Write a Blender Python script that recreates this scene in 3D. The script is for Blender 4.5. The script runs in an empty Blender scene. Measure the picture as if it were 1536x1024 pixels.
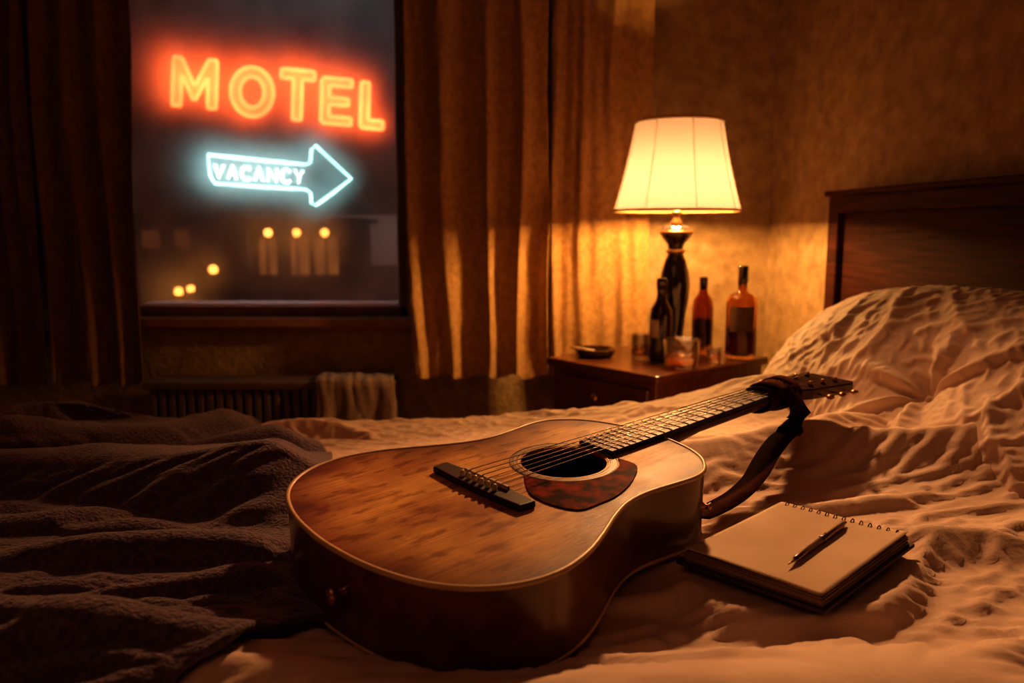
import bpy, bmesh, math, random
import numpy as np
from mathutils import Vector, Matrix, noise
random.seed(7); np.random.seed(5)
C = bpy.context.scene.collection
PI = math.pi
# ---------------------------------------------------------------- camera maths
CAM = Vector((0, 0, 1.10)); F = 1200.0; PITCH = math.atan(167/1200.0)
cp, sp = math.cos(PITCH), math.sin(PITCH)
def ray(px, py):
    a = (px-768)/F; b = (512-py)/F
    return Vector((a, cp+sp*b, -sp+cp*b))
def at_y(px, py, Y):
    r = ray(px, py); return CAM + r*(Y/r.y)
def at_z(px, py, Z):
    r = ray(px, py); return CAM + r*((Z-CAM.z)/r.z)
def sstep(a, b, x):
    t = max(0.0, min(1.0, (x-a)/(b-a))); return t*t*(3-2*t)
# ---------------------------------------------------------------- materials
def mat(name, col, rough=.6, col2=None, scale=8, stretch=(1,1,1), bump=0, bscale=60, metal=0, coat=0, sheen=0, detail=5, spec=.5, lo=.35, hi=.65, bdist=.003, crease=0, csc=9):
    m = bpy.data.materials.new(name); m.use_nodes = True
    nt = m.node_tree; N = nt.nodes; L = nt.links
    p = N['Principled BSDF']
    p.inputs['Base Color'].default_value = (*col, 1)
    p.inputs['Roughness'].default_value = rough
    p.inputs['Metallic'].default_value = metal
    p.inputs['Specular IOR Level'].default_value = spec
    if coat: p.inputs['Coat Weight'].default_value = coat; p.inputs['Coat Roughness'].default_value = .15
    if sheen: p.inputs['Sheen Weight'].default_value = sheen
    tc = N.new('ShaderNodeTexCoord'); mp = N.new('ShaderNodeMapping')
    L.new(tc.outputs['Object'], mp.inputs['Vector']); mp.inputs['Scale'].default_value = stretch
    if col2:
        n = N.new('ShaderNodeTexNoise'); n.inputs['Scale'].default_value = scale; n.inputs['Detail'].default_value = detail
        L.new(mp.outputs[0], n.inputs['Vector'])
        r = N.new('ShaderNodeValToRGB'); r.color_ramp.elements[0].position = lo; r.color_ramp.elements[1].position = hi
        r.color_ramp.elements[0].color = (*col, 1); r.color_ramp.elements[1].color = (*col2, 1)
        L.new(n.outputs['Fac'], r.inputs[0]); L.new(r.outputs[0], p.inputs['Base Color'])
    last = None
    if bump:
        n2 = N.new('ShaderNodeTexNoise'); n2.inputs['Scale'].default_value = bscale; n2.inputs['Detail'].default_value = 4
        L.new(mp.outputs[0], n2.inputs['Vector'])
        b = N.new('ShaderNodeBump'); b.inputs['Strength'].default_value = bump; b.inputs['Distance'].default_value = bdist
        L.new(n2.outputs['Fac'], b.inputs['Height']); last = b
    if crease:      # thin ridged creases in the cotton
        mp2 = N.new('ShaderNodeMapping'); mp2.inputs['Scale'].default_value = (1, 2.3, 1); mp2.inputs['Rotation'].default_value = (0, 0, .5); L.new(tc.outputs['Object'], mp2.inputs['Vector'])
        dn = N.new('ShaderNodeTexNoise'); dn.inputs['Scale'].default_value = 4; L.new(mp2.outputs[0], dn.inputs['Vector'])
        mxv = N.new('ShaderNodeMix'); mxv.data_type = 'VECTOR'; mxv.inputs[0].default_value = .12; L.new(mp2.outputs[0], mxv.inputs[4]); L.new(dn.outputs['Color'], mxv.inputs[5])
        n3 = N.new('ShaderNodeTexNoise')
        try: n3.noise_type = 'RIDGED_MULTIFRACTAL'
        except Exception: pass
        n3.inputs['Scale'].default_value = csc; n3.inputs['Detail'].default_value = 3.5
        L.new(mxv.outputs[1], n3.inputs['Vector'])
        b2 = N.new('ShaderNodeBump'); b2.inputs['Strength'].default_value = crease; b2.inputs['Distance'].default_value = .006
        L.new(n3.outputs['Fac'], b2.inputs['Height'])
        if last: L.new(last.outputs[0], b2.inputs['Normal'])
        last = b2
    if last: L.new(last.outputs[0], p.inputs['Normal'])
    return m
def glass(name, col, rough=.02, ior=1.45):
    m = bpy.data.materials.new(name); m.use_nodes = True
    nt = m.node_tree; p = nt.nodes['Principled BSDF']
    p.inputs['Base Color'].default_value = (*col, 1); p.inputs['Transmission Weight'].default_value = 1
    p.inputs['Roughness'].default_value = rough; p.inputs['IOR'].default_value = ior
    n = nt.nodes.new('ShaderNodeTexNoise'); n.inputs['Scale'].default_value = 30
    mr = nt.nodes.new('ShaderNodeMapRange'); mr.inputs[3].default_value = rough; mr.inputs[4].default_value = rough+.06
    nt.links.new(n.outputs['Fac'], mr.inputs[0]); nt.links.new(mr.outputs[0], p.inputs['Roughness'])
    return m
def thin(name, tcol, dcol, fac, gloss=.12):     # thin see-through glass or clear liquid with a little body
    m = bpy.data.materials.new(name); m.use_nodes = True; nt = m.node_tree; nt.nodes.remove(nt.nodes['Principled BSDF'])
    t = nt.nodes.new('ShaderNodeBsdfTransparent'); t.inputs[0].default_value = (*tcol, 1)
    d = nt.nodes.new('ShaderNodeBsdfTranslucent'); n = nt.nodes.new('ShaderNodeTexNoise'); n.inputs['Scale'].default_value = 20
    r = nt.nodes.new('ShaderNodeValToRGB'); r.color_ramp.elements[0].color = (*dcol, 1); r.color_ramp.elements[1].color = (*[min(1, c*1.25) for c in dcol], 1)
    nt.links.new(n.outputs['Fac'], r.inputs[0]); nt.links.new(r.outputs[0], d.inputs[0])
    a = nt.nodes.new('ShaderNodeMixShader'); a.inputs[0].default_value = fac
    nt.links.new(t.outputs[0], a.inputs[1]); nt.links.new(d.outputs[0], a.inputs[2])
    g = nt.nodes.new('ShaderNodeBsdfGlossy'); g.inputs['Roughness'].default_value = .05
    lw = nt.nodes.new('ShaderNodeLayerWeight'); lw.inputs[0].default_value = .35
    mr = nt.nodes.new('ShaderNodeMapRange'); mr.inputs[3].default_value = gloss*.6; mr.inputs[4].default_value = min(1, gloss*5)
    nt.links.new(lw.outputs['Facing'], mr.inputs[0])
    b = nt.nodes.new('ShaderNodeMixShader'); nt.links.new(mr.outputs[0], b.inputs[0]); nt.links.new(a.outputs[0], b.inputs[1]); nt.links.new(g.outputs[0], b.inputs[2])
    nt.links.new(b.outputs[0], nt.nodes['Material Output'].inputs[0]); return m
def emission(name, col, s, var=.25, sc=6):
    m = bpy.data.materials.new(name); m.use_nodes = True; nt = m.node_tree
    nt.nodes.remove(nt.nodes['Principled BSDF'])
    e = nt.nodes.new('ShaderNodeEmission'); e.inputs[0].default_value = (*col, 1)
    n = nt.nodes.new('ShaderNodeTexNoise'); n.inputs['Scale'].default_value = sc
    mr = nt.nodes.new('ShaderNodeMapRange'); mr.inputs[3].default_value = s*(1-var); mr.inputs[4].default_value = s*(1+var)
    nt.links.new(n.outputs['Fac'], mr.inputs[0]); nt.links.new(mr.outputs[0], e.inputs[1])
    nt.links.new(e.outputs[0], nt.nodes['Material Output'].inputs[0]); return m

M_wall = mat('wall_plaster', (.28,.175,.078), .8, (.46,.315,.155), 20, bump=1.0, bscale=60, detail=15, lo=.30, hi=.70, bdist=.006)
M_ceil = mat('ceiling_paint', (.3,.24,.18), .9, (.26,.2,.15), 3)
M_floor = mat('floor_carpet', (.07,.04,.03), .95, (.1,.06,.04), 30, bump=.8, bscale=200)
M_wood = mat('dark_wood', (.075,.022,.010), .42, (.14,.045,.018), 6, (1,1,14), bump=.15, bscale=20)
M_woodh = mat('headboard_wood', (.034,.008,.003), .6, (.072,.018,.007), 5, (2,1.2,18), bump=.2, bscale=14, spec=.10)
M_ntop = mat('nightstand_wood', (.085,.024,.009), .30, (.16,.048,.017), 5, (12,2,2), bump=.1, bscale=20, coat=.3)
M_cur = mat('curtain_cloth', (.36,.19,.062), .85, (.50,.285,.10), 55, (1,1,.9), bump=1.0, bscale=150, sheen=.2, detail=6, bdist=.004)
M_curd = mat('curtain_cloth_shaded', (.22,.105,.046), .85, (.30,.155,.07), 40, (1,1,.8), bump=.9, bscale=130, sheen=.3, detail=6, bdist=.004)  # same drape cloth with the shade of the unlit side put into its colour
M_duv = mat('duvet_cotton', (.66,.48,.38), .8, (.76,.58,.47), 6, bump=.3, bscale=160, sheen=.15, bdist=.002, crease=.5, csc=6)
M_pil = mat('pillow_cotton', (.68,.51,.41), .8, (.76,.60,.50), 7, bump=.3, bscale=140, sheen=.15, bdist=.002, crease=.45, csc=7)
M_blan = mat('terry_blanket', (.058,.027,.052), .95, (.150,.082,.132), 150, bump=1.0, bscale=230, sheen=.35, bdist=.005)
M_side = mat('mahogany_side', (.10,.027,.009), .32, (.18,.055,.017), 7, (1,5,5), coat=.5)
M_bind = mat('cream_binding', (.62,.44,.22), .4, (.7,.5,.28), 20)
M_ros = mat('rosette_inlay', (.10,.05,.02), .4, (.28,.17,.08), 90)
M_ebony = mat('ebony', (.014,.008,.006), .45, (.03,.016,.012), 40, (1,6,1), spec=.3)
M_head = mat('headstock_veneer', (.022,.008,.005), .8, (.042,.014,.008), 30, (1,6,1), spec=.02)
M_neck = mat('neck_mahogany', (.07,.022,.009), .45, (.11,.038,.014), 9, (1,6,6), coat=.1)
M_tort = mat('tortoiseshell', (.030,.004,.002), .5, (.26,.028,.005), 46, lo=.42, hi=.62, detail=9, spec=.01)
M_steel = mat('string_steel', (.8,.64,.42), .28, (.6,.5,.36), 50, metal=1)
M_brass = mat('aged_brass', (.62,.38,.13), .32, (.42,.24,.08), 12, metal=1)
M_penm = mat('dark_pen_metal', (.34,.24,.17), .28, (.22,.15,.10), 30, metal=1)
M_bone = mat('bone', (.7,.58,.4), .4, (.62,.5,.34), 40)
M_leather = mat('brown_leather', (.034,.010,.005), .85, (.068,.021,.011), 25, bump=.8, bscale=70, spec=.01)
M_paper = mat('notebook_paper', (.58,.43,.29), .8, (.72,.56,.41), 7, detail=10)
M_pages = mat('page_edges', (.35,.24,.15), .9, (.22,.14,.08), 260, (.2,.2,6))
M_cover = mat('notebook_cover', (.03,.016,.012), .55, (.05,.026,.018), 30)
M_black = mat('black_glaze', (.020,.010,.007), .08, (.032,.016,.010), 10, coat=.9)
M_rad = mat('radiator_enamel', (.19,.11,.07), .5, (.13,.08,.05), 15, bump=.1)
M_towel = mat('hand_towel', (.28,.18,.12), .95, (.36,.24,.17), 60, bump=.8, bscale=220)
M_frame = mat('window_frame_paint', (.13,.058,.032), .45, (.19,.09,.05), 10)
M_catch = mat('glow_catch_pale', (.8,.8,.78), .5, (.9,.9,.86), 12)  # kept pale for the added window parts that catch the cyan glow
M_sill = mat('sill_wood', (.30,.13,.06), .4, (.38,.18,.09), 6, (2,10,10))
M_trim = mat('shade_trim', (.34,.17,.06), .8, (.42,.22,.08), 40)
M_seam = mat('shade_seam', (.5,.34,.16), .8, (.6,.4,.2), 40)
M_label = mat('paper_label', (.62,.5,.36), .7, (.5,.38,.26), 40)
M_labeld = mat('brown_label', (.09,.042,.018), .7, (.15,.075,.035), 60)
M_amber = glass('amber_glass', (.52,.22,.055)); M_whisky = glass('whisky_liquid', (.14,.030,.004), 0, 1.36)
M_clear = thin('clear_glass', (.97,.95,.92), (.7,.55,.38), .03, .30)
M_dram = thin('dram_liquid', (.95,.48,.12), (1,.42,.08), .45, .15)
M_tint = glass('tinted_glass', (.76,.46,.19))
M_dkglass = mat('dark_bottle_glass', (.03,.010,.004), .08, (.05,.018,.007), 8, coat=.5)
M_tube = emission('neon_red_tube', (1, .15, .036), 8.0)
M_face = emission('neon_red_face', (1, .080, .016), 7.5)
M_cyan = emission('neon_cyan_tube', (.40, .92, .96), 7.0)
M_cyanl = emission('neon_white_cyan_tube', (.66, .98, 1.0), 10.0)
M_board = mat('halo_board_paint', (.13,.072,.050), .75, (.055,.031,.023), 1.6, detail=9)  # toned to pass for night haze once the tubes light it
M_post = mat('sign_post_paint', (.02,.014,.014), .7, (.03,.02,.02), 5)
M_bwall = mat('far_building_wall', (.12,.072,.056), .9, (.15,.092,.075), .6)
M_roofd = mat('far_roof', (.09,.055,.045), .9, (.11,.065,.052), 2)
M_litwin = emission('lit_window', (1, .34, .09), .26, .95, 1.6)
M_dimwin = emission('dim_window', (1,.3,.1), .10, .9, 1.1)
M_lampg = emission('far_lamp_globe', (1, .36, .07), 7)
M_road = mat('asphalt', (.03,.024,.024), .6, (.05,.04,.04), 2)
M_bulb = emission('bulb_glow', (1, .62, .25), 12)
# guitar top: aged spruce with grain, blotches, scratches and a stained edge
M_top = bpy.data.materials.new('spruce_top'); M_top.use_nodes = True
nt = M_top.node_tree; N = nt.nodes; Lk = nt.links; p = N['Principled BSDF']
tc = N.new('ShaderNodeTexCoord')
def nz_(sc, stretch, det=6, rot=0):
    mp = N.new('ShaderNodeMapping'); mp.inputs['Scale'].default_value = stretch; mp.inputs['Rotation'].default_value = (0,0,rot); Lk.new(tc.outputs['Object'], mp.inputs[0])
    n = N.new('ShaderNodeTexNoise'); n.inputs['Scale'].default_value = sc; n.inputs['Detail'].default_value = det; Lk.new(mp.outputs[0], n.inputs['Vector']); return n
def ramp(src, a, b, ca, cb_):
    r = N.new('ShaderNodeValToRGB'); r.color_ramp.elements[0].position = a; r.color_ramp.elements[1].position = b
    r.color_ramp.elements[0].color = ca; r.color_ramp.elements[1].color = cb_; Lk.new(src, r.inputs[0]); return r
def mixc(kind, fac, A, B):
    m = N.new('ShaderNodeMix'); m.data_type = 'RGBA'; m.blend_type = kind; m.inputs[0].default_value = fac
    Lk.new(A, m.inputs[6]); Lk.new(B, m.inputs[7]); return m.outputs[2]
b1 = ramp(nz_(8, (1,1.6,1), 15).outputs['Fac'], .38, .59, (.46,.185,.042,1), (.86,.50,.155,1))
g1 = ramp(nz_(6, (1.0,70,1), 5).outputs['Fac'], .28, .72, (.55,.46,.37,1), (1.05,1.05,1.05,1))
s1 = ramp(nz_(26, (1.0,2.4,1), 14).outputs['Fac'], .37, .47, (.44,.30,.20,1), (1,1,1,1))
s2 = ramp(nz_(20, (1.0,34,1), 3, .5).outputs['Fac'], .29, .33, (.38,.26,.18,1), (1,1,1,1))
at_ = N.new('ShaderNodeAttribute'); at_.attribute_name = 'rim'
e1 = ramp(at_.outputs['Fac'], .45, 1.0, (1,1,1,1), (.20,.10,.05,1))
c1 = mixc('MULTIPLY', .9, b1.outputs[0], g1.outputs[0]); c2 = mixc('MULTIPLY', .8, c1, s1.outputs[0]); c2 = mixc('MULTIPLY', .7, c2, s2.outputs[0]); c3 = mixc('MULTIPLY', .92, c2, e1.outputs[0])
Lk.new(c3, p.inputs['Base Color'])
rr_ = N.new('ShaderNodeMapRange'); rr_.inputs[3].default_value = .34; rr_.inputs[4].default_value = .62
Lk.new(nz_(18, (1,1,1), 8).outputs['Fac'], rr_.inputs[0]); Lk.new(rr_.outputs[0], p.inputs['Roughness'])
p.inputs['Specular IOR Level'].default_value = .17
p.inputs['Coat Weight'].default_value = .04; p.inputs['Coat Roughness'].default_value = .22
bmp = N.new('ShaderNodeBump'); bmp.inputs['Strength'].default_value = .4; bmp.inputs['Distance'].default_value = .001
Lk.new(nz_(40, (1,9,1), 6).outputs['Fac'], bmp.inputs['Height']); Lk.new(bmp.outputs[0], p.inputs['Normal'])
# lamp shade cloth
M_shade = bpy.data.materials.new('lampshade_cloth'); M_shade.use_nodes = True
nt = M_shade.node_tree; nt.nodes.remove(nt.nodes['Principled BSDF'])
tr = nt.nodes.new('ShaderNodeBsdfTranslucent'); df = nt.nodes.new('ShaderNodeBsdfDiffuse'); mx = nt.nodes.new('ShaderNodeMixShader')
nz = nt.nodes.new('ShaderNodeTexNoise'); nz.inputs['Scale'].default_value = 55
rp = nt.nodes.new('ShaderNodeValToRGB'); rp.color_ramp.elements[0].color = (.165,.138,.150,1); rp.color_ramp.elements[1].color = (.20,.168,.185,1)
nt.links.new(nz.outputs['Fac'], rp.inputs[0]); nt.links.new(rp.outputs[0], tr.inputs[0]); nt.links.new(rp.outputs[0], df.inputs[0])
mx.inputs[0].default_value = .5
nt.links.new(tr.outputs[0], mx.inputs[1]); nt.links.new(df.outputs[0], mx.inputs[2]); nt.links.new(mx.outputs[0], nt.nodes['Material Output'].inputs[0])
# steamed up, grimy window pane
M_pane = bpy.data.materials.new('grimy_pane'); M_pane.use_nodes = True
nt = M_pane.node_tree; nt.nodes.remove(nt.nodes['Principled BSDF'])
tp = nt.nodes.new('ShaderNodeBsdfTransparent'); tp.inputs[0].default_value = (.97,.93,.90,1)
rf = nt.nodes.new('ShaderNodeBsdfRefraction'); rf.inputs['Color'].default_value = (.98,.95,.92,1); rf.inputs['IOR'].default_value = 1.05; rf.inputs['Roughness'].default_value = .80
df = nt.nodes.new('ShaderNodeBsdfTranslucent'); df.inputs[0].default_value = (.5,.38,.32,1)
d2 = nt.nodes.new('ShaderNodeBsdfDiffuse'); d2.inputs[0].default_value = (.60,.40,.32,1)
ad = nt.nodes.new('ShaderNodeAddShader'); mx = nt.nodes.new('ShaderNodeMixShader'); m2 = nt.nodes.new('ShaderNodeMixShader')
nz = nt.nodes.new('ShaderNodeTexNoise'); nz.inputs['Scale'].default_value = 4.5; nz.inputs['Detail'].default_value = 10
tc2 = nt.nodes.new('ShaderNodeTexCoord'); nt.links.new(tc2.outputs['Object'], nz.inputs['Vector'])
mr = nt.nodes.new('ShaderNodeMapRange'); mr.inputs[1].default_value = .32; mr.inputs[2].default_value = .75; mr.inputs[3].default_value = .08; mr.inputs[4].default_value = .50
nt.links.new(nz.outputs['Fac'], mr.inputs[0]); nt.links.new(mr.outputs[0], mx.inputs[0])
mr2 = nt.nodes.new('ShaderNodeMapRange'); mr2.inputs[1].default_value = .3; mr2.inputs[2].default_value = .7; mr2.inputs[3].default_value = .38; mr2.inputs[4].default_value = .58
nt.links.new(nz.outputs['Fac'], mr2.inputs[0]); nt.links.new(mr2.outputs[0], m2.inputs[0])
nt.links.new(tp.outputs[0], m2.inputs[1]); nt.links.new(rf.outputs[0], m2.inputs[2])
nt.links.new(df.outputs[0], ad.inputs[0]); nt.links.new(d2.outputs[0], ad.inputs[1])
nt.links.new(m2.outputs[0], mx.inputs[1]); nt.links.new(ad.outputs[0], mx.inputs[2]); nt.links.new(mx.outputs[0], nt.nodes['Material Output'].inputs[0])

# ---------------------------------------------------------------- mesh helpers
W = {}
class MB:
    def __init__(s): s.v = []; s.f = []
    def add(s, v, f):
        o = len(s.v); s.v += [Vector(x) for x in v]; s.f += [tuple(i+o for i in q) for q in f]; return s
    def box(s, lo, hi, T=None):
        x0,y0,z0 = lo; x1,y1,z1 = hi
        v = [Vector(c) for c in [(x0,y0,z0),(x1,y0,z0),(x1,y1,z0),(x0,y1,z0),(x0,y0,z1),(x1,y0,z1),(x1,y1,z1),(x0,y1,z1)]]
        if T: v = [T @ c for c in v]
        return s.add(v, [(0,3,2,1),(4,5,6,7),(0,1,5,4),(1,2,6,5),(2,3,7,6),(3,0,4,7)])
    def tube(s, pts, r, n=8, closed=False, cap=True):
        pts = [Vector(p) for p in pts]; k = len(pts); rr = r if isinstance(r, (list, tuple)) else [r]*k
        vs = []; up = None
        for i in range(k):
            a = pts[i-1] if (i > 0 or closed) else pts[i]; b = pts[(i+1) % k] if (i < k-1 or closed) else pts[i]
            t = (b-a).normalized()
            if up is None:
                up = Vector((0,0,1)) if abs(t.z) < .9 else Vector((1,0,0))
            sx = t.cross(up)
            if sx.length < 1e-5: sx = t.orthogonal()
            sx.normalize(); up = sx.cross(t).normalized()
            for j in range(n):
                an = 2*PI*j/n; vs.append(pts[i] + sx*(math.cos(an)*rr[i]) + up*(math.sin(an)*rr[i]))
        fs = []
        for i in range(k if closed else k-1):
            for j in range(n):
                i2 = (i+1) % k; fs.append((i*n+j, i*n+(j+1) % n, i2*n+(j+1) % n, i2*n+j))
        if not closed and cap: fs += [tuple(range(n-1,-1,-1)), tuple(range((k-1)*n, k*n))]
        return s.add(vs, fs)
    def lathe(s, prof, c, n=40, T=None):
        vs = []; fs = []
        for (r, z) in prof:
            for j in range(n):
                an = 2*PI*j/n; v = Vector((c[0]+r*math.cos(an), c[1]+r*math.sin(an), c[2]+z))
                vs.append(T @ v if T else v)
        k = len(prof)
        for i in range(k-1):
            for j in range(n): fs.append((i*n+j, i*n+(j+1) % n, (i+1)*n+(j+1) % n, (i+1)*n+j))
        if prof[0][0] > 1e-6: fs.append(tuple(range(n-1,-1,-1)))
        if prof[-1][0] > 1e-6: fs.append(tuple(range((k-1)*n, k*n)))
        return s.add(vs, fs)
    def prism(s, poly, z0, z1, T=None):       # poly in xy, CCW
        n = len(poly); v = [Vector((x,y,z0)) for x,y in poly]+[Vector((x,y,z1)) for x,y in poly]
        if T: v = [T @ c for c in v]
        return s.add(v, [tuple(range(n-1,-1,-1)), tuple(range(n,2*n))]+[(i,(i+1)%n,(i+1)%n+n,i+n) for i in range(n)])
    def ball(s, c, r, n=16, sc=(1,1,1)):
        m = n//2
        prof = [(math.sin(PI*i/m), -math.cos(PI*i/m)) for i in range(m+1)]
        vs = []; fs = []
        for a, z in prof:
            for j in range(n):
                an = 2*PI*j/n; vs.append(Vector((c[0]+r*sc[0]*a*math.cos(an), c[1]+r*sc[1]*a*math.sin(an), c[2]+r*sc[2]*z)))
        for i in range(m):
            for j in range(n): fs.append((i*n+j, i*n+(j+1)%n, (i+1)*n+(j+1)%n, (i+1)*n+j))
        return s.add(vs, fs)
def mk(name, mb, m, parent=None, smooth=True, local=False, bevel=0, fix=True):
    if parent is None:
        xs = [v.x for v in mb.v]; ys = [v.y for v in mb.v]; zs = [v.z for v in mb.v]
        M = Matrix.Translation(((min(xs)+max(xs))/2, (min(ys)+max(ys))/2, min(zs)))
    else: M = W[parent]
    I = M.inverted()
    me = bpy.data.meshes.new(name)
    me.from_pydata([tuple(v) if local else tuple(I @ v) for v in mb.v], [], mb.f)
    me.update()
    if fix:
        b = bmesh.new(); b.from_mesh(me); bmesh.ops.remove_doubles(b, verts=b.verts, dist=1e-6); bmesh.ops.recalc_face_normals(b, faces=b.faces); b.to_mesh(me); b.free()
    me.polygons.foreach_set('use_smooth', [smooth]*len(me.polygons)); me.materials.append(m)
    o = bpy.data.objects.new(name, me); C.objects.link(o)
    if parent is None: o.matrix_world = M
    else: o.parent = parent
    W[o] = M
    if bevel:
        bv = o.modifiers.new('bevel', 'BEVEL'); bv.width = bevel; bv.segments = 3; bv.limit_method = 'ANGLE'
    return o
def autosm(o, deg=35):
    try: o.data.set_sharp_from_angle(angle=math.radians(deg))
    except Exception: pass
    return o
def tag(o, label, cat, group=None, kind=None):
    o['label'] = label; o['category'] = cat
    if group: o['group'] = group
    if kind: o['kind'] = kind
    return o
def thing(name, label, cat, M, group=None):
    if not isinstance(M, Matrix): M = Matrix.Translation(M)
    o = bpy.data.objects.new(name, None); C.objects.link(o); o.matrix_world = M; o.empty_display_size = .05; W[o] = M
    return tag(o, label, cat, group)
def struct(name, mb, m, label, **k):
    o = mk(name, mb, m, smooth=False, **k); o['kind'] = 'structure'; o['label'] = label; o['category'] = name.split('_')[0]; return o
def gridfaces(ny, nx, off=0): return [(off+j*nx+i, off+j*nx+i+1, off+(j+1)*nx+i+1, off+(j+1)*nx+i) for j in range(ny-1) for i in range(nx-1)]

# ---------------------------------------------------------------- cloth solver (position based, numpy)
def resize(A, ny, nx):
    h, w = A.shape[:2]
    y = np.linspace(0, h-1, ny); x = np.linspace(0, w-1, nx)
    y0 = np.minimum(y.astype(int), h-2); x0 = np.minimum(x.astype(int), w-2); fy = y-y0; fx = x-x0
    if A.ndim == 3: fy = fy[:, None, None]; fx = fx[None, :, None]
    else: fy = fy[:, None]; fx = fx[None, :]
    a = A[y0][:, x0]; b = A[y0][:, x0+1]; c = A[y0+1][:, x0]; d = A[y0+1][:, x0+1]
    return (a*(1-fx)+b*fx)*(1-fy) + (c*(1-fx)+d*fx)*fy
def smooth2(A, k=1):
    for _ in range(k):
        P = np.pad(A, ((1,1),(1,1)) + ((0,0),)*(A.ndim-2), mode='edge')
        A = (P[1:-1,1:-1]*4 + P[:-2,1:-1]+P[2:,1:-1]+P[1:-1,:-2]+P[1:-1,2:])/8
    return A
def nfield(ny, nx, cell, seed):      # smooth random field 0..1
    r = np.random.RandomState(seed).rand(max(3, int(ny/cell)+2), max(3, int(nx/cell)+2))
    f = smooth2(resize(r, ny, nx), 12); f = (f-f.min())/(f.max()-f.min()+1e-9); return f*f*(3-2*f)
def guide(XY, sc, st, seed, base_ang, spread, blend=None):      # stretched noise that tells the folds which way to run
    ny, nx = XY.shape[:2]; out = np.zeros((ny, nx)); c, s = math.cos(base_ang), math.sin(base_ang)
    c2, s2 = math.cos(base_ang+spread), math.sin(base_ang+spread)
    for j in range(ny):
        for i in range(nx):
            x, y = XY[j, i, 0], XY[j, i, 1]
            w = noise.noise(Vector((x*1.7, y*1.7, seed+50)))
            k = blend(x, y) if blend else sstep(-.12, .12, w)
            wv = .5*w
            a = x*c+y*s; b = -x*s+y*c; n1 = noise.noise(Vector((a*sc*st+wv, b*sc+wv*1.5, seed)))
            a = x*c2+y*s2; b = -x*s2+y*c2; n2 = noise.noise(Vector((a*sc*st-wv, b*sc+wv*1.5, seed+7)))
            out[j, i] = n1*(1-k)+n2*k
    return out
def crumple(base, ground, ceil, EX, EY, levels, grav=4e-5, gfun=None, anchor=.05, sink=.010, ang=.3, spread=.8, st=.28, seed=1, blend=None):
    ny0, nx0 = base.shape[:2]; P = None
    for li, (f, iters, kbl, em, sc, amp) in enumerate(levels):
        ny, nx = max(8, int(ny0/f)), max(8, int(nx0/f))
        B = resize(base, ny, nx); Gd = resize(ground, ny, nx); Cl = resize(ceil, ny, nx) if ceil is not None else None
        ex = resize(EX, ny, nx)*em; eyy = resize(EY, ny, nx)*em
        Bz = B.copy(); Bz[..., 2] = Gd
        gg = guide(B, sc, st, seed+li*13, ang+(.25*li*(-1)**li if blend is None else 0), spread, blend)
        if P is None: P = Bz.copy()
        else: P = resize(P, ny, nx)
        P[..., 2] += amp*gg
        cons = []
        for dy, dx, k in ((0,1,.5),(1,0,.5),(1,1,.30),(1,-1,.30),(0,2,kbl),(2,0,kbl),(0,4,kbl*.5),(4,0,kbl*.5)):
            if dx >= 0: sa = (slice(0,ny-dy), slice(0,nx-dx)); sb_ = (slice(dy,ny), slice(dx,nx))
            else: sa = (slice(0,ny-dy), slice(-dx,nx)); sb_ = (slice(dy,ny), slice(0,nx+dx))
            d = Bz[sb_]-Bz[sa]
            e = (ex[sa] if dy == 0 else eyy[sa] if dx == 0 else .5*(ex[sa]+eyy[sa]))
            bend = max(abs(dx), dy) > 1
            cons.append((sa, sb_, np.linalg.norm(d, axis=-1)*(1+e*(.7 if bend else 1)), k, bend))
        V = np.zeros_like(P)
        pin = np.zeros((ny, nx), bool); pin[0] = pin[-1] = True; pin[:, 0] = pin[:, -1] = True
        for it in range(iters):
            O = P.copy()
            V[..., 2] -= grav
            P = P + V
            for sa, sb_, R, k, bend in cons:
                d = P[sb_]-P[sa]; l = np.sqrt((d*d).sum(-1))+1e-9
                c = (l-R)/l*.5*k
                if bend: c = np.minimum(c, 0)
                c = d*c[..., None]
                P[sa] += c; P[sb_] -= c
            if gfun is not None: Gd = gfun(P)
            P[..., 2] = np.maximum(P[..., 2], Gd-sink)
            if Cl is not None: P[..., 2] = np.minimum(P[..., 2], Cl)
            P[..., :2] += (B[..., :2]-P[..., :2])*anchor
            P[pin, :2] = B[pin, :2]
            V = (P-O)*.88
            vm = np.sqrt((V*V).sum(-1))[..., None]; V = V*np.minimum(1, .003/(vm+1e-9))
    return P

# ---------------------------------------------------------------- room
YW = 2.98; XL = -2.4; YF = -1.3; ZC = 2.62
def wx(y): return 1.035 + .158*(2.42-y)       # right wall plane
wx0, wx1 = at_y(190, 460, YW).x, at_y(611, 460, YW).x; wz0 = at_y(400, 474, YW).z; wz1 = 2.46
mb = MB(); th = .12
mb.box((XL, YW, 0), (wx0, YW+th, ZC)); mb.box((wx1, YW, 0), (wx(YW)+.1, YW+th, ZC))
mb.box((wx0, YW, 0), (wx1, YW+th, wz0)); mb.box((wx0, YW, wz1), (wx1, YW+th, ZC))
struct('wall_back', mb, M_wall, 'plastered window wall behind the curtains and the lamp')
mb = MB(); A = (wx(YW), YW); B = (wx(YF), YF)
mb.prism([B, (B[0]+.12, B[1]), (A[0]+.12, A[1]), A], 0, ZC)
struct('wall_right', mb, M_wall, 'mottled plaster wall behind the headboard')
struct('wall_left', MB().box((XL-.1, YF, 0), (XL, YW, ZC)), M_wall, 'dark wall on the left of the room')
struct('wall_front', MB().box((XL, YF-.1, 0), (wx(YF)+.1, YF, ZC)), M_wall, 'wall of the room facing the window')
struct('floor', MB().box((XL-.1, YF-.1, -.08), (wx(YF)+.2, YW+.12, 0)), M_floor, 'dark carpeted floor')
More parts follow.
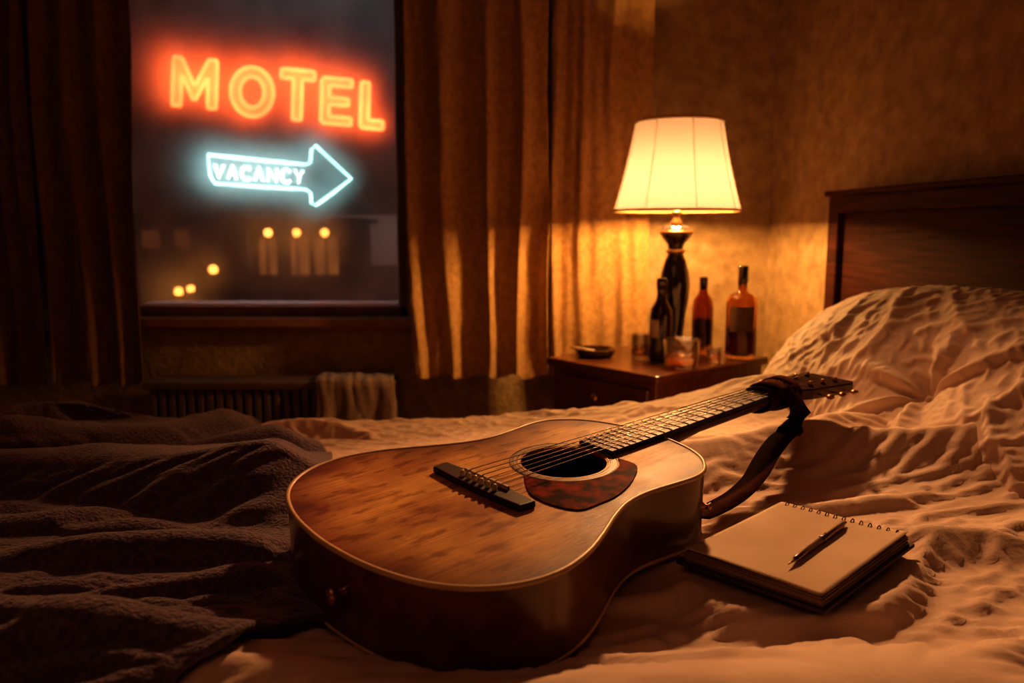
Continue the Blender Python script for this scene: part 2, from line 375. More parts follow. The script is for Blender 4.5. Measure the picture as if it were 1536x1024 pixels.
struct('ceiling', MB().box((XL-.1, YF-.1, ZC), (wx(YF)+.2, YW+.12, ZC+.08)), M_ceil, 'painted ceiling')
struct('baseboard_back', MB().box((XL, YW-.015, 0), (wx(YW)-.02, YW, .09)), M_wood, 'dark wooden baseboard under the window')
mb = MB(); fw = .034; y0, y1 = YW+.01, YW+.06
mb.box((wx0, y0, wz0), (wx0+fw, y1, wz1)); mb.box((wx1-fw*.9, y0, wz0), (wx1, y1, wz1)); mb.box((wx0, y0, wz0), (wx1, y1, wz0+.036)); mb.box((wx0, y0, wz1-fw), (wx1, y1, wz1))
win = struct('window_1', mb, M_frame, 'dark framed window looking out on the neon motel sign', bevel=.004)
px0, px1, pz0, pz1 = wx0+fw*.8, wx1-fw*.8, wz0+.030, wz1-fw*.8
mk('pane', MB().add([(px0,YW+.034,pz0),(px1,YW+.034,pz0),(px1,YW+.034,pz1),(px0,YW+.034,pz1)], [(0,1,2,3)]), M_pane, win, smooth=False)
mb = MB().box((wx0-.05, YW-.07, wz0-.035), (wx1+.03, YW+.01, wz0)); mb.box((wx0-.04, YW-.035, wz0-.055), (wx1+.02, YW, wz0-.035)); mk('window_sill', mb, M_sill, win, smooth=False, bevel=.006)
mk('glow_ledge', MB().box((wx0+fw, YW+.062, wz0+.020), (wx1-fw*.9, YW+.18, wz0+.042)), M_catch, win, smooth=False)  # ledge added so a pale top face catches the cyan light
mk('glow_bead', MB().box((wx1-fw*.9-.008, YW+.037, wz0+.034), (wx1-fw*.9, YW+.062, wz1-fw)), M_catch, win, smooth=False)  # pale strip added beside the pane to catch the glow

# ---------------------------------------------------------------- curtains
def curtain(name, pxa, pxb, pyb, Y, folds, amp, seed, label, m, group, tilt=0):
    xa = at_y(pxa, pyb, Y).x; xb = at_y(pxb, pyb, Y).x; zb = at_y((pxa+pxb)/2, pyb, Y).z; zt = 2.45
    nx = folds*28; nz = 120
    mb = MB(); vs = []
    for j in range(nz+1):
        v = j/nz; z = zb + (zt-zb)*v
        for i in range(nx+1):
            u = i/nx
            uu = u + .16*noise.noise(Vector((u*folds*.45, seed, v*.9))) + .07*noise.noise(Vector((u*folds, seed+2, v*2.6)))
            ph = 2*PI*folds*uu
            a = amp*(.75+1.3*noise.noise(Vector((u*folds*.5, seed+9, v*1.3))))*(1-.2*v)
            s = math.sin(ph); s2 = math.copysign(abs(s)**.85, s)
            y = Y - a*s2 - .006*math.sin(ph*2.1+seed)
            y += .014*noise.noise(Vector((u*folds*1.6, v*3.2, seed+3))) + .008*noise.noise(Vector((u*folds*3.2, v*9, seed))) + .0035*noise.noise(Vector((u*folds*6, v*24, seed+1)))
            x = xa + (xb-xa)*u + .35*a*math.cos(ph) + tilt*v
            zz = z + (.010*math.sin(ph+1) + .010*noise.noise(Vector((u*5, seed, 2)))) * (1-v)**6
            vs.append((x, y, zz))
    mb.add(vs, gridfaces(nz+1, nx+1))
    t = thing(name, label, 'curtain', ((xa+xb)/2, Y, zb), group)
    o = mk('panel', mb, m, t); so = o.modifiers.new('s', 'SOLIDIFY'); so.thickness = .003; so.offset = 0
    hv = []
    for j in (0, 1, 2):
        for i in range(nx+1):
            x, y, z = vs[j*(nx+1)+i]; hv.append((x, y-.0035, z-.001))
    mk('hem', MB().add(hv, gridfaces(3, nx+1)), m, t)
    return t
GC = 'heavy drapes at the motel window'
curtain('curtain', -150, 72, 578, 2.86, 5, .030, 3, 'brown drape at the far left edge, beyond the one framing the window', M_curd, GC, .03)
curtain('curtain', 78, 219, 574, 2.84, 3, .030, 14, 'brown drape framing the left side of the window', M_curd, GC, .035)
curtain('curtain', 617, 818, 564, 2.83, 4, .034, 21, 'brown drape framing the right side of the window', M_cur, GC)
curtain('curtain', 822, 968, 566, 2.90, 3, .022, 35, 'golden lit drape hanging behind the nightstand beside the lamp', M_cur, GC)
rod = thing('curtain_rod', 'dark curtain rod above the window', 'curtain rod', (-.7, 2.86, 2.47))
mk('rod', MB().tube([(-2.1, 2.86, 2.47), (.62, 2.86, 2.47)], .013, 12), M_brass, rod)
for x in (-2.05, .58): mk('bracket', MB().box((x-.01, 2.85, 2.45), (x+.01, YW, 2.47)), M_brass, rod, smooth=False)

# ---------------------------------------------------------------- guitar frame
H = Vector((.062, .931, .825)); TL = math.radians(4); TH = math.radians(41.5)
nrm = Vector((0, -math.sin(TL), math.cos(TL))); ey = Vector((0, math.cos(TL), math.sin(TL))); ex = Vector((1,0,0))
eu = ex*math.cos(TH) + ey*math.sin(TH); ev = nrm.cross(eu)
G = Matrix(((eu.x, ev.x, nrm.x, H.x), (eu.y, ev.y, nrm.y, H.y), (eu.z, ev.z, nrm.z, H.z), (0,0,0,1))); GI = G.inverted()
DEP = .090
prof = [(-.32,0),(-.3185,.03),(-.315,.06),(-.308,.09),(-.297,.12),(-.280,.147),(-.255,.170),(-.225,.184),(-.19,.188),(-.15,.180),(-.11,.163),(-.07,.143),(-.035,.130),(0,.1265),(.035,.130),(.07,.134),(.095,.131),(.118,.118),(.137,.098),(.150,.073),(.158,.045),(.162,.02),(.163,0)]
def catmull(P, k=6):
    out = []
    for i in range(len(P)-1):
        p0 = P[max(i-1,0)]; p1 = P[i]; p2 = P[i+1]; p3 = P[min(i+2, len(P)-1)]
        for j in range(k):
            t = j/k
            out.append(tuple(.5*((2*p1[d])+(-p0[d]+p2[d])*t+(2*p0[d]-5*p1[d]+4*p2[d]-p3[d])*t*t+(-p0[d]+3*p1[d]-3*p2[d]+p3[d])*t**3) for d in range(len(p1))))
    out.append(tuple(P[-1])); return out
half = catmull([(-.3185,-.03)]+prof+[(.162,-.02)], 4)[4:-4]
half = [(u, max(0, v)) for u, v in half]
outline = [(u, -v) for u, v in half] + [(u, v) for u, v in half[::-1][1:-1]]   # CCW
def outdist(u, v):   # signed distance to the outline, negative inside
    if u < -.42 or u > .28 or abs(v) > .30: return 1.0
    best = 9; ins = False; n = len(outline)
    for i in range(n):
        x1, y1 = outline[i]; x2, y2 = outline[(i+1) % n]
        dx, dy = x2-x1, y2-y1; l = dx*dx+dy*dy
        t = 0 if l < 1e-12 else max(0, min(1, ((u-x1)*dx+(v-y1)*dy)/l))
        d = (u-x1-t*dx)**2+(v-y1-t*dy)**2
        if d < best: best = d
        if (y1 > v) != (y2 > v) and u < (x2-x1)*(v-y1)/(y2-y1)+x1: ins = not ins
    best = math.sqrt(best); return -best if ins else best

# ---------------------------------------------------------------- bed surface
BA = math.radians(9); cb, sb = math.cos(BA), math.sin(BA)
def w2b(x, y): return x*cb+y*sb, -x*sb+y*cb
def b2w(p, q): return p*cb-q*sb, p*sb+q*cb
def gs(x, y, cx, cy, rx, ry, ang=0):
    c, s = math.cos(ang), math.sin(ang); dx, dy = x-cx, y-cy
    a = (dx*c+dy*s)/rx; b = (-dx*s+dy*c)/ry
    return math.exp(-(a*a+b*b))
def nat(x, y):
    p, q = w2b(x, y)
    z = .718 - .064*sstep(1.15, 1.9, q)
    z += .095*gs(x, y, .62, 1.86, .30, .16, .15)            # mound beside the nightstand
    z += .050*gs(x, y, .57, 1.40, .20, .10, .5)             # under the headstock
    z += .075*gs(x, y, .88, 1.22, .34, .080, -.10)          # thick fold below the pillow
    z += .045*gs(x, y, .95, .98, .25, .10, .1)
    z += .018*gs(x, y, .04, .60, .30, .08, -.2)             # pushed up against the lower bout
    z += .012*noise.noise(Vector((x*2.2, y*2.2, 7.7)))
    return z
NB = [at_z(1008,822,.758), at_z(1220,884,.758), at_z(1388,792,.758), at_z(1172,757,.758)]
nbc = sum(NB, Vector())/4
P0_, P1_, Q0_, Q1_ = -1.35, 1.29, .08, 2.32; STEP = .0058
NX, NY = int((P1_-P0_)/STEP)+1, int((Q1_-Q0_)/STEP)+1
ps = np.linspace(P0_, P1_, NX); qs = np.linspace(Q0_, Q1_, NY)
ceil = np.full((NY, NX), 5.0)
PG, QG = np.meshgrid(ps, qs); XG, YG = PG*cb-QG*sb, PG*sb+QG*cb
gz = (H.z-DEP/nrm.z)
cy_, cx_ = NY//4, NX//4
cg_ = np.array([[nat(*b2w(p_, q_)) for p_ in np.linspace(P0_, P1_, cx_)] for q_ in np.linspace(Q0_, Q1_, cy_)])
ground = smooth2(resize(cg_, NY, NX), 4)
calm = np.ones((NY, NX))
for j in range(NY):
    for i in range(NX):
        x, y = XG[j, i], YG[j, i]
        if -.5 < x < .5 and .35 < y < 1.35:
            L = GI @ Vector((x, y, .74)); d = outdist(L.x, L.y)
            if d < .022:
                back = gz - (nrm.x*(x-H.x)+nrm.y*(y-H.y))/nrm.z - .003
                if d <= .0: ground[j, i] = back-.004; ceil[j, i] = back
                else: ceil[j, i] = back + .004 + d*4.5
                ground[j, i] = min(ground[j, i], ceil[j, i]-.001)
        dx_, dy_ = x-nbc.x, y-nbc.y
        if abs(dx_) < .25 and abs(dy_) < .25:
            g_ = gs(x, y, nbc.x, nbc.y, .165, .125, .72); k_ = sstep(.28, .5, g_)
            ground[j, i] = ground[j, i]*(1-k_) + .734*k_; calm[j, i] = 1-.8*k_
            if g_ > .40: ceil[j, i] = min(ceil[j, i], .738)
base = np.dstack([PG, QG, ground])
EX = (.02 + .07*nfield(NY, NX, 50, 3))*calm; EY = (.05 + .18*nfield(NY, NX, 54, 9))*calm
SIM = crumple(base, ground, ceil, EX, EY, [(6.5, 160, .22, .58, 6.2, .085), (3.2, 120, .20, .84, 11, .032), (1.6, 60, .11, 1.0, 24, .010), (1, 35, .05, 1.08, 48, .0035)], seed=3, ang=.32, spread=.80, st=.12, anchor=.033, sink=.004)
near_ = np.clip((.95-YG)/.3, 0, 1); lim = .062-.026*near_
rel = SIM[..., 2]-ground
SIM[..., 2] = np.where(rel > 0, ground + lim*np.tanh(rel/lim), SIM[..., 2])
SIM[..., 2] = smooth2(SIM[..., 2], 1)
ZS = smooth2(SIM[..., 2], 1)
def zsamp(x, y, Z=None):
    Z = ZS if Z is None else Z
    p, q = w2b(x, y); a = (p-P0_)/(P1_-P0_)*(NX-1); b = (q-Q0_)/(Q1_-Q0_)*(NY-1)
    i = int(max(0, min(NX-2, a))); j = int(max(0, min(NY-2, b))); fa = max(0, min(1, a-i)); fb_ = max(0, min(1, b-j))
    return (Z[j,i]*(1-fa)+Z[j,i+1]*fa)*(1-fb_)+(Z[j+1,i]*(1-fa)+Z[j+1,i+1]*fa)*fb_
def zsamp_np(X, Y, Z=None):
    Z = ZS if Z is None else Z
    p = X*cb+Y*sb; q = -X*sb+Y*cb
    a = np.clip((p-P0_)/(P1_-P0_)*(NX-1), 0, NX-1.001); b = np.clip((q-Q0_)/(Q1_-Q0_)*(NY-1), 0, NY-1.001)
    i = a.astype(int); j = b.astype(int); fa = a-i; fb_ = b-j
    return (Z[j,i]*(1-fa)+Z[j,i+1]*fa)*(1-fb_)+(Z[j+1,i]*(1-fa)+Z[j+1,i+1]*fa)*fb_
def hit(px, py, off=0, zf=None):
    zf = zf or zsamp
    r = ray(px, py); t = .35
    while t < 3:
        P = CAM + r*t
        if P.z <= zf(P.x, P.y)+off: return Vector((P.x, P.y, zf(P.x, P.y)+off))
        t += .003
    return P
def emap(s, lo, hi, r=.07):
    if s > hi: o = s-hi; sg = 1; e = hi
    elif s < lo: o = lo-s; sg = -1; e = lo
    else: return s, 0
    if o < r*PI/2: a = o/r; return e+sg*r*math.sin(a), r*(1-math.cos(a))
    return e+sg*r, r+o-r*PI/2
vs = []
for j in range(NY):
    for i in range(NX):
        pp_, qq_, zz_ = SIM[j, i]
        e = .03*noise.noise(Vector((pp_*2.5, .6, 1.1)))
        q_, dq = emap(qq_, .36, 1.90+e); p_, dp = emap(pp_, -1.05, 1.6)
        if dq > .05: q_ += .02*math.sin(pp_*23+2*noise.noise(Vector((pp_*3, 0, 5))))*min(1, dq*5)
        x, y = b2w(p_, q_); vs.append((x, y, zz_-max(dq, dp)))
duv = thing('duvet', 'rumpled pale pinkish cotton duvet spread over the bed', 'duvet', (.2, 1.1, .60))
o = mk('cover', MB().add(vs, gridfaces(NY, NX)), M_duv, duv)
pp = [hit(*c, .003) for c in [(1030,832),(1000,836),(965,846),(940,862),(925,882),(912,905),(895,928),(872,948)]]
mk('piping', MB().tube(catmull([tuple(p) for p in pp], 5), .0014, 6), M_bind, duv)

# bed
def BM(p, q, z=0): x, y = b2w(p, q); return Matrix.Translation((x, y, z)) @ Matrix.Rotation(BA, 4, 'Z')
bed = thing('bed', 'wooden bed with dark framed headboard against the right wall', 'bed', BM(.15, 1.13))
T = BM(0, 0)
mk('mattress', MB().box((-1.03,.38,.36), (1.30,1.88,.58), T), M_pil, bed, smooth=False, bevel=.04)
mk('side_rail', MB().box((-1.05,1.86,.2), (1.3,1.90,.36), T), M_woodh, bed, smooth=False, bevel=.004)
mk('side_rail', MB().box((-1.05,.36,.2), (1.3,.40,.36), T), M_woodh, bed, smooth=False, bevel=.004)
for (p_, q_) in ((-1.04,.37),(-1.04,1.83)): mk('leg', MB().box((p_,q_,0), (p_+.06,q_+.06,.30), T), M_woodh, bed, smooth=False, bevel=.004)
HQ0, HQ1, HP, HZ = .10, 2.27, 1.335, 1.212
hb = mk('headboard', MB().box((HP+.012,HQ0+.04,.3), (HP+.028,HQ1-.04,HZ-.03), T), M_woodh, bed, smooth=False)
mk('stile', MB().box((HP-.008,HQ1-.055,0), (HP+.036,HQ1,HZ-.012), T), M_woodh, hb, smooth=False, bevel=.006)
mk('stile', MB().box((HP-.008,HQ0,0), (HP+.036,HQ0+.055,HZ-.012), T), M_woodh, hb, smooth=False, bevel=.006)
mk('top_rail', MB().box((HP-.008,HQ0+.05,HZ-.062), (HP+.034,HQ1-.05,HZ-.010), T), M_woodh, hb, smooth=False, bevel=.006)
mk('cap', MB().box((HP-.018,HQ0-.01,HZ-.012), (HP+.038,HQ1+.01,HZ+.004), T), M_woodh, hb, smooth=False, bevel=.004)

# pillow leaning on the headboard: front sheet crumpled over the stuffing
def pillow(ctr_pq, z, Lq, Lh, Tk, lean, label, dent):
    x, y = b2w(*ctr_pq)
    M = Matrix.Translation((x, y, z)) @ Matrix.Rotation(BA, 4, 'Z') @ Matrix.Rotation(lean, 4, 'Y')
    n, m = 200, 106
    A_, B_ = np.meshgrid(np.linspace(-1, 1, n), np.linspace(-1, 1, m))
    t = np.maximum(0, 1-np.abs(A_)**2.2)**.5*np.maximum(0, 1-np.abs(B_)**2.2)**.5
    yy = A_*Lq/2*np.sqrt(1-.26*B_**2); zz = B_*Lh/2*np.sqrt(1-.30*A_**2)
    r = np.hypot((A_-dent[0])*Lq/2, (B_-dent[1])*Lh/2); an = np.arctan2((B_-dent[1])*Lh/2, (A_-dent[0])*Lq/2)
    ray_ = np.maximum(0, np.sin(an*5.5+1.2*np.sin(an*2+1)+r*4))**2 * np.exp(-(r/.18)**2) * np.clip(r/.04, 0, 1)
    hgt = Tk/2*t - .022*np.exp(-(r/.030)**2) - .040*np.exp(-(r/.12)**2) + .016*ray_
    cl = np.where(r < .012, hgt+.001, 5.0)
    bs = np.dstack([yy, zz, hgt])
    S = crumple(bs, hgt, cl, .04+.13*nfield(m, n, 30, 22), .04+.13*nfield(m, n, 30, 29), [(4, 130, .20, .60, 7.5, .060), (2, 100, .18, .88, 14, .024), (1, 60, .08, 1.03, 30, .006)], seed=17, ang=1.0, spread=-.7, st=.12, sink=.004, anchor=.035)
    S[..., 2] = smooth2(S[..., 2], 1)
    vs = [M @ Vector((-S[j, i, 2], S[j, i, 0], S[j, i, 1])) for j in range(m) for i in range(n)]
    N1 = len(vs)
    vs += [M @ Vector((Tk*.38*t[j, i], yy[j, i], zz[j, i])) for j in range(m) for i in range(n)]
    tt = thing('pillow', label, 'pillow', M)
    fs = gridfaces(m, n) + [q[::-1] for q in gridfaces(m, n, N1)]
    o = mk('case', MB().add(vs, fs), M_pil, tt)
    b = bmesh.new(); b.from_mesh(o.data); bmesh.ops.remove_doubles(b, verts=b.verts, dist=.0008); b.to_mesh(o.data); b.free()
    sd = o.modifiers.new('sub', 'SUBSURF'); sd.levels = 1; sd.render_levels = 1
    jd, id_ = int((dent[1]+1)/2*(m-1)), int((dent[0]+1)/2*(n-1))
    mk('button', MB().ball(M @ Vector((-S[jd, id_, 2]-.001, S[jd, id_, 0], S[jd, id_, 1])), .008, 12), M_pil, tt)
pillow((1.045, 1.38), .770, 1.12, .54, .27, math.radians(44), 'large pale buttoned pillow leaning against the headboard', (-.16, -.12))

# ---------------------------------------------------------------- dark blanket
ZH = smooth2(ZS, 25)
def zhit(x, y): return zsamp(x, y, ZH)+.006
edge_px = [(180,634),(255,634),(330,641),(400,657),(450,672),(490,686),(502,700),(490,730),(478,765),(468,800),(462,830),(466,862),(492,884),(560,914),(540,930),(480,940),(420,952),(362,970),(325,990),(292,1012),(262,1045),(235,1090)]
ep = []
for c in edge_px:
    P = hit(*c, 0, zhit); ep.append((P.x, P.y))
ec = catmull(ep, 8); rows = len(ec); extra = 18; ncol = 160
x0, y0 = ec[0]; _, q0 = w2b(*ec[0]); _, q1 = w2b(*ec[-1])
q0 += .02
bb = np.zeros((rows+extra, ncol, 3))
for r in range(-extra, rows):
    if r < 0: rx, ry = b2w(w2b(x0, y0)[0]-.10*(-r)/extra, w2b(x0, y0)[1] + .010*(-r))
    else: rx, ry = ec[r]
    tt = max(0, r)/rows; q = q0 + (q1-.10-q0)*tt + (.010*(-r) if r < 0 else 0)
    lx_, ly_ = b2w(-1.25, q)
    for i in range(ncol):
        u = i/(ncol-1); bb[r+extra, i] = (lx_+(rx-lx_)*u, ly_+(ry-ly_)*u, 0)
bb[..., :2] = smooth2(bb[..., :2], 3)
OD = np.ones(bb.shape[:2])
for j in range(bb.shape[0]):
    for i in range(ncol):
        if bb[j, i, 0] > -.45: L = GI @ Vector((bb[j, i, 0], bb[j, i, 1], .75)); OD[j, i] = outdist(L.x, L.y)
ZB = np.maximum(ZS, smooth2(ZS, 12))
def blg(P): return zsamp_np(P[..., 0], P[..., 1], ZB) + .009
g0 = blg(bb)
gr_ = zsamp_np(bb[..., 0], bb[..., 1]) + .006
cl = np.where(OD < .004, gr_, np.where(OD < .03, gr_+.008+np.maximum(OD, 0)*3.0, 5.0))
EXb = .02+.03*nfield(rows+extra, ncol, 30, 41); EYb = .11+.22*nfield(rows+extra, ncol, 30, 47)
BS = crumple(bb, g0, cl, EXb, EYb, [(3, 150, .20, .58, 8.0, .085), (1.6, 110, .19, .85, 14, .034), (1, 50, .15, 1, 26, .008)], gfun=blg, seed=31, ang=-.30, spread=.62, st=.075, sink=.0, anchor=.033, blend=lambda x, y: sstep(1.15, .62, y+.15*noise.noise(Vector((x*2, y*2, 9)))))
jj = np.arange(rows+extra)[:, None]; dfar = np.clip((jj-extra)/(rows*.34), 0, 1); kf = .30+.70*(dfar*dfar*(3-2*dfar))
rl = np.linalg.norm(bb[:, -1, :2]-bb[:, 0, :2], axis=1)[:, None]; de = (1-np.linspace(0, 1, ncol)[None, :])*rl; ke = np.clip(de/.09, 0, 1); ke = .30+.70*(ke*ke*(3-2*ke))
gb = blg(BS); relb = np.maximum(0, BS[..., 2]-gb); limb = .028+.038*kf
BS[..., 2] = gb + limb*np.tanh(relb/limb)*ke + .004
BS[..., 2] = smooth2(BS[..., 2], 1)
vs = []
for j in range(rows+extra):
    for i in range(ncol):
        x, y, z = BS[j, i]; p_, q_ = w2b(x, y)
        qm, dd = emap(q_, .30, 1.915, .075); pm, dp = emap(p_, -1.06, 9)
        xx, yy = b2w(pm, qm); vs.append((xx, yy, z-max(dd, dp)))
bl = mk('blanket', MB().add(vs, gridfaces(rows+extra, ncol)), M_blan)
so = bl.modifiers.new('s', 'SOLIDIFY'); so.thickness = .009; so.offset = 0
sd = bl.modifiers.new('sub', 'SUBSURF'); sd.levels = 2; sd.render_levels = 2
tag(bl, 'dark purplish brown terry blanket bunched over the foot of the bed', 'blanket')

# ---------------------------------------------------------------- guitar
gt = thing('acoustic_guitar', 'worn honey coloured acoustic guitar lying across the bed', 'guitar', G)
NA = 200; HR = .0515
def star(ang):
    best = 0; n = len(outline); dx, dy = math.cos(ang), math.sin(ang)
    for i in range(n):
        x1, y1 = outline[i]; x2, y2 = outline[(i+1) % n]
        den = dx*(y2-y1)-dy*(x2-x1)
        if abs(den) < 1e-12: continue
        t = (x1*(y2-y1)-y1*(x2-x1))/den; s = (x1*dy-y1*dx)/den
        if t > 0 and -1e-6 <= s <= 1+1e-6: best = max(best, t)
    return best or .1
SR = [star(2*PI*i/NA+.0001) for i in range(NA)]
vs = []; rings = 16
for k in range(rings+1):
    for i in range(NA):
        a = 2*PI*i/NA; r = HR+(SR[i]-.001-HR)*k/rings; vs.append((r*math.cos(a), r*math.sin(a), 0))
fs = [(k*NA+i, k*NA+(i+1)%NA, (k+1)*NA+(i+1)%NA, (k+1)*NA+i) for k in range(rings) for i in range(NA)]
for i in range(NA): vs.append((HR*math.cos(2*PI*i/NA), HR*math.sin(2*PI*i/NA), -.004))
o0 = (rings+1)*NA; fs += [(i, o0+i, o0+(i+1)%NA, (i+1)%NA) for i in range(NA)]
sbd = mk('soundboard', MB().add(vs, fs), M_top, gt, local=True, smooth=False)
atr = sbd.data.attributes.new('rim', 'FLOAT', 'POINT')
for i, v in enumerate(sbd.data.vertices):
    d = -outdist(v.co.x, v.co.y) if v.co.z > -.001 else .1
    atr.data[i].value = max(0, 1-d/.11) + .14*noise.noise(v.co*14)
vs = []; n = len(outline)
lv = [0, -.012, -.03, -.05, -.075, -DEP+.004, -DEP]
for k, z in enumerate(lv):
    f = 1.0 if k < len(lv)-1 else .985
    for (u, v) in outline: vs.append((-.08+(u+.08)*f, v*f, z-.0005))
fs = [(k*n+i, (k+1)*n+i, (k+1)*n+(i+1)%n, k*n+(i+1)%n) for k in range(len(lv)-1) for i in range(n)]
mb = MB().add(vs, fs)
mb.add([vs[(len(lv)-1)*n+i] for i in range(n)], [tuple(range(n-1,-1,-1))])
autosm(mk('side', mb, M_side, gt, local=True))
mk('binding', MB().tube([(u*1.0, v, -.0012) for u, v in outline], .0028, 8, closed=True), M_bind, gt, local=True)
mk('back_binding', MB().tube([(-.08+(u+.08)*.995, v*.995, -DEP+.003) for u, v in outline], .0025, 6, closed=True), M_bind, gt, local=True)
def ring(r0, r1, z, h, nn=90):
    mb = MB(); v = []
    for i in range(nn):
        c, s = math.cos(2*PI*i/nn), math.sin(2*PI*i/nn)
        v += [(r0*c, r0*s, z), (r1*c, r1*s, z), (r1*c, r1*s, z-h), (r0*c, r0*s, z-h)]
    f = []
    for i in range(nn):
        a, b = i*4, ((i+1)%nn)*4
        f += [(a, a+1, b+1, b), (a+1, a+2, b+2, b+1), (a+3, a, b, b+3)]
    return mb.add(v, f)
ros = mk('rosette', ring(.0560, .0635, .0006, .002), M_ros, gt, local=True, smooth=False)
mk('rosette_line', ring(.0537, .0549, .0007, .002), M_bind, ros, local=True, smooth=False)
mk('rosette_line', ring(.0645, .0655, .0007, .002), M_ebony, ros, local=True, smooth=False)
mk('rosette_line', ring(.0585, .0595, .0009, .002), M_bind, ros, local=True, smooth=False)
def gpt(px, py, z=0):
    r = ray(px, py); P0 = G @ Vector((0,0,z)); t = (P0-CAM).dot(nrm)/r.dot(nrm); return GI @ (CAM+r*t)
arc = []
for i in range(18):
    a = math.radians(-178 + (178-35)*i/17); arc.append((.0668*math.cos(a), .0668*math.sin(a)))
outer = [gpt(c[0]-2, c[1]) for c in [(957,700),(951,722),(930,743),(900,757),(872,766),(838,761),(805,748),(793,735)]]
oc = catmull([arc[-1]]+[(p_.x, p_.y) for p_ in outer]+[arc[0]], 5)
poly = arc + oc[1:-1]
area = sum(poly[i][0]*poly[(i+1)%len(poly)][1]-poly[(i+1)%len(poly)][0]*poly[i][1] for i in range(len(poly)))
if area < 0: poly = poly[::-1]
mk('pickguard', MB().prism(poly, .0002, .0018), M_tort, gt, local=True, smooth=False)
BU = -.126
bp = [(-.013,-.075),(.009,-.077),(.011,-.05),(.013,-.03),(.013,.03),(.011,.05),(.009,.077),(-.013,.075),(-.016,.03),(-.016,-.03)]
br = mk('bridge', MB().prism([(BU+a, b) for a, b in bp], 0, .008), M_ebony, gt, local=True, smooth=False, bevel=.0025)
mk('saddle', MB().box((BU+.004,-.037,.007), (BU+.007,.037,.0125)), M_bone, br, local=True, smooth=False)
NU = .472; L0 = BU+.006
for i in range(6):
    y = -.0275+.011*i
    mk('bridge_pin', MB().tube([(BU-.006, y, .006), (BU-.006, y, .0120)], [.0022,.0032], 8).ball((BU-.006, y, .0125), .0032, 8), M_bone, br, local=True)
FE = .056
mb = MB().add([(FE,-.028,0.0012),(FE,.028,.0012),(NU,.0215,.0012),(NU,-.0215,.0012),(FE,-.028,.0075),(FE,.028,.0075),(NU,.0215,.0075),(NU,-.0215,.0075)], [(3,2,1,0),(4,5,6,7),(0,1,5,4),(1,2,6,5),(2,3,7,6),(3,0,4,7)])
fb = mk('fretboard', mb, M_ebony, gt, local=True, smooth=False)
SL = NU-L0
for k in range(1, 21):
    u = NU-SL*(1-2**(-k/12)); hw = .0215+(.0065)*(NU-u)/(NU-FE)
    if u < FE+.004: continue
    mk('fret', MB().tube([(u,-hw,.0078),(u,hw,.0078)], .0009, 6), M_steel, fb, local=True)
for k in (3,5,7,9,12,15):
    u = NU-SL*(1-.5*(2**(-k/12)+2**(-(k-1)/12)))
    for yy in ((-.009,.009) if k == 12 else (0,)):
        mk('fret_marker', MB().lathe([(.0028,.0074),(.0028,.0078)], (u,yy,0), 12), M_bone, fb, local=True)
vs = []; sec = 14
us = [.150,.156,.166,.18,.20,.25,.35,.45,.472,.49]
dp = [.084,.082,.064,.040,.025,.019,.018,.0175,.0175,.014]
for u, d in zip(us, dp):
    hw = .0215+(.0065)*(NU-min(u,NU))/(NU-FE)
    for j in range(sec+1):
        a = PI*j/sec; vs.append((u, hw*math.cos(a), .001-d*math.sin(a)**.8))
S1 = sec+1
fs = [(k*S1+j, k*S1+j+1, (k+1)*S1+j+1, (k+1)*S1+j) for k in range(len(us)-1) for j in range(sec)]
fs += [(k*S1+sec, k*S1, (k+1)*S1, (k+1)*S1+sec) for k in range(len(us)-1)] + [tuple(range(S1)), tuple(range((len(us)-1)*S1, len(us)*S1))[::-1]]
mk('neck', MB().add(vs, fs), M_neck, gt, local=True)
mk('nut', MB().box((NU-.001,-.0215,.001), (NU+.004,.0215,.0105)), M_bone, gt, local=True, smooth=False)
HT = Matrix.Translation((NU+.004,0,.0055)) @ Matrix.Rotation(math.radians(5), 4, 'Y')
hp = [(0,-.0215),(.022,-.035),(.04,-.040),(.155,-.045),(.170,-.036),(.166,-.014),(.172,0),(.166,.014),(.170,.036),(.155,.045),(.04,.040),(.022,.035),(0,.0215)]
hp = [(a*1.10, b) for a, b in hp]
hs = mk('headstock', MB().prism(hp, -.015, .001, HT), M_neck, gt, local=True, smooth=False, bevel=.002)
mk('face_veneer', MB().prism([(a*.995+.0005, b*.98) for a, b in hp], .0008, .0022, HT), M_head, hs, local=True, smooth=False)
tun = []
for s in (-1, 1):
    for k in range(3):
        u = .062+.041*k; y = s*.025
        a = HT @ Vector((u, y, .001)); b = HT @ Vector((u, y, .0105)); tun.append((s, k, HT @ Vector((u, y, .0075))))
        mk('tuning_machine', MB().tube([a, b], [.0042,.0032], 10).tube([HT @ Vector((u, s*.036, -.008)), HT @ Vector((u, s*.056, -.008))], .002, 8), M_brass, hs, local=True)
        mbk = MB().ball((0,0,0), 1, 12); sc = Matrix.Diagonal((.0085,.0065,.004,1))
        mbk.v = [HT @ (Matrix.Translation((u, s*.060, -.008)) @ sc @ v) for v in mbk.v]
        mk('tuning_knob', mbk, M_brass, gt, local=True)
for i in range(6):
    yb = -.0275+.011*i; yn = -.0175+.007*i
    s = -1 if i < 3 else 1; k = (i if i < 3 else 5-i); tp3 = [t for t in tun if t[0] == s and t[1] == k][0][2]
    mk('string', MB().tube([(BU-.006, yb, .010), (BU+.0055, yb, .0130), (NU+.001, yn, .0108), tuple(tp3)], .0007 if i > 2 else .0005, 5), M_steel, gt, local=True)
mk('strap_button', MB().lathe([(.0,0),(.008,.0),(.0045,.004),(.004,.012),(.009,.015),(.009,.019),(.0,.021)], (0,0,0), 16, Matrix.Translation((-.317,-.035,-.036)) @ Matrix.Rotation(-PI/2, 4, 'Y')), M_brass, gt, local=True)
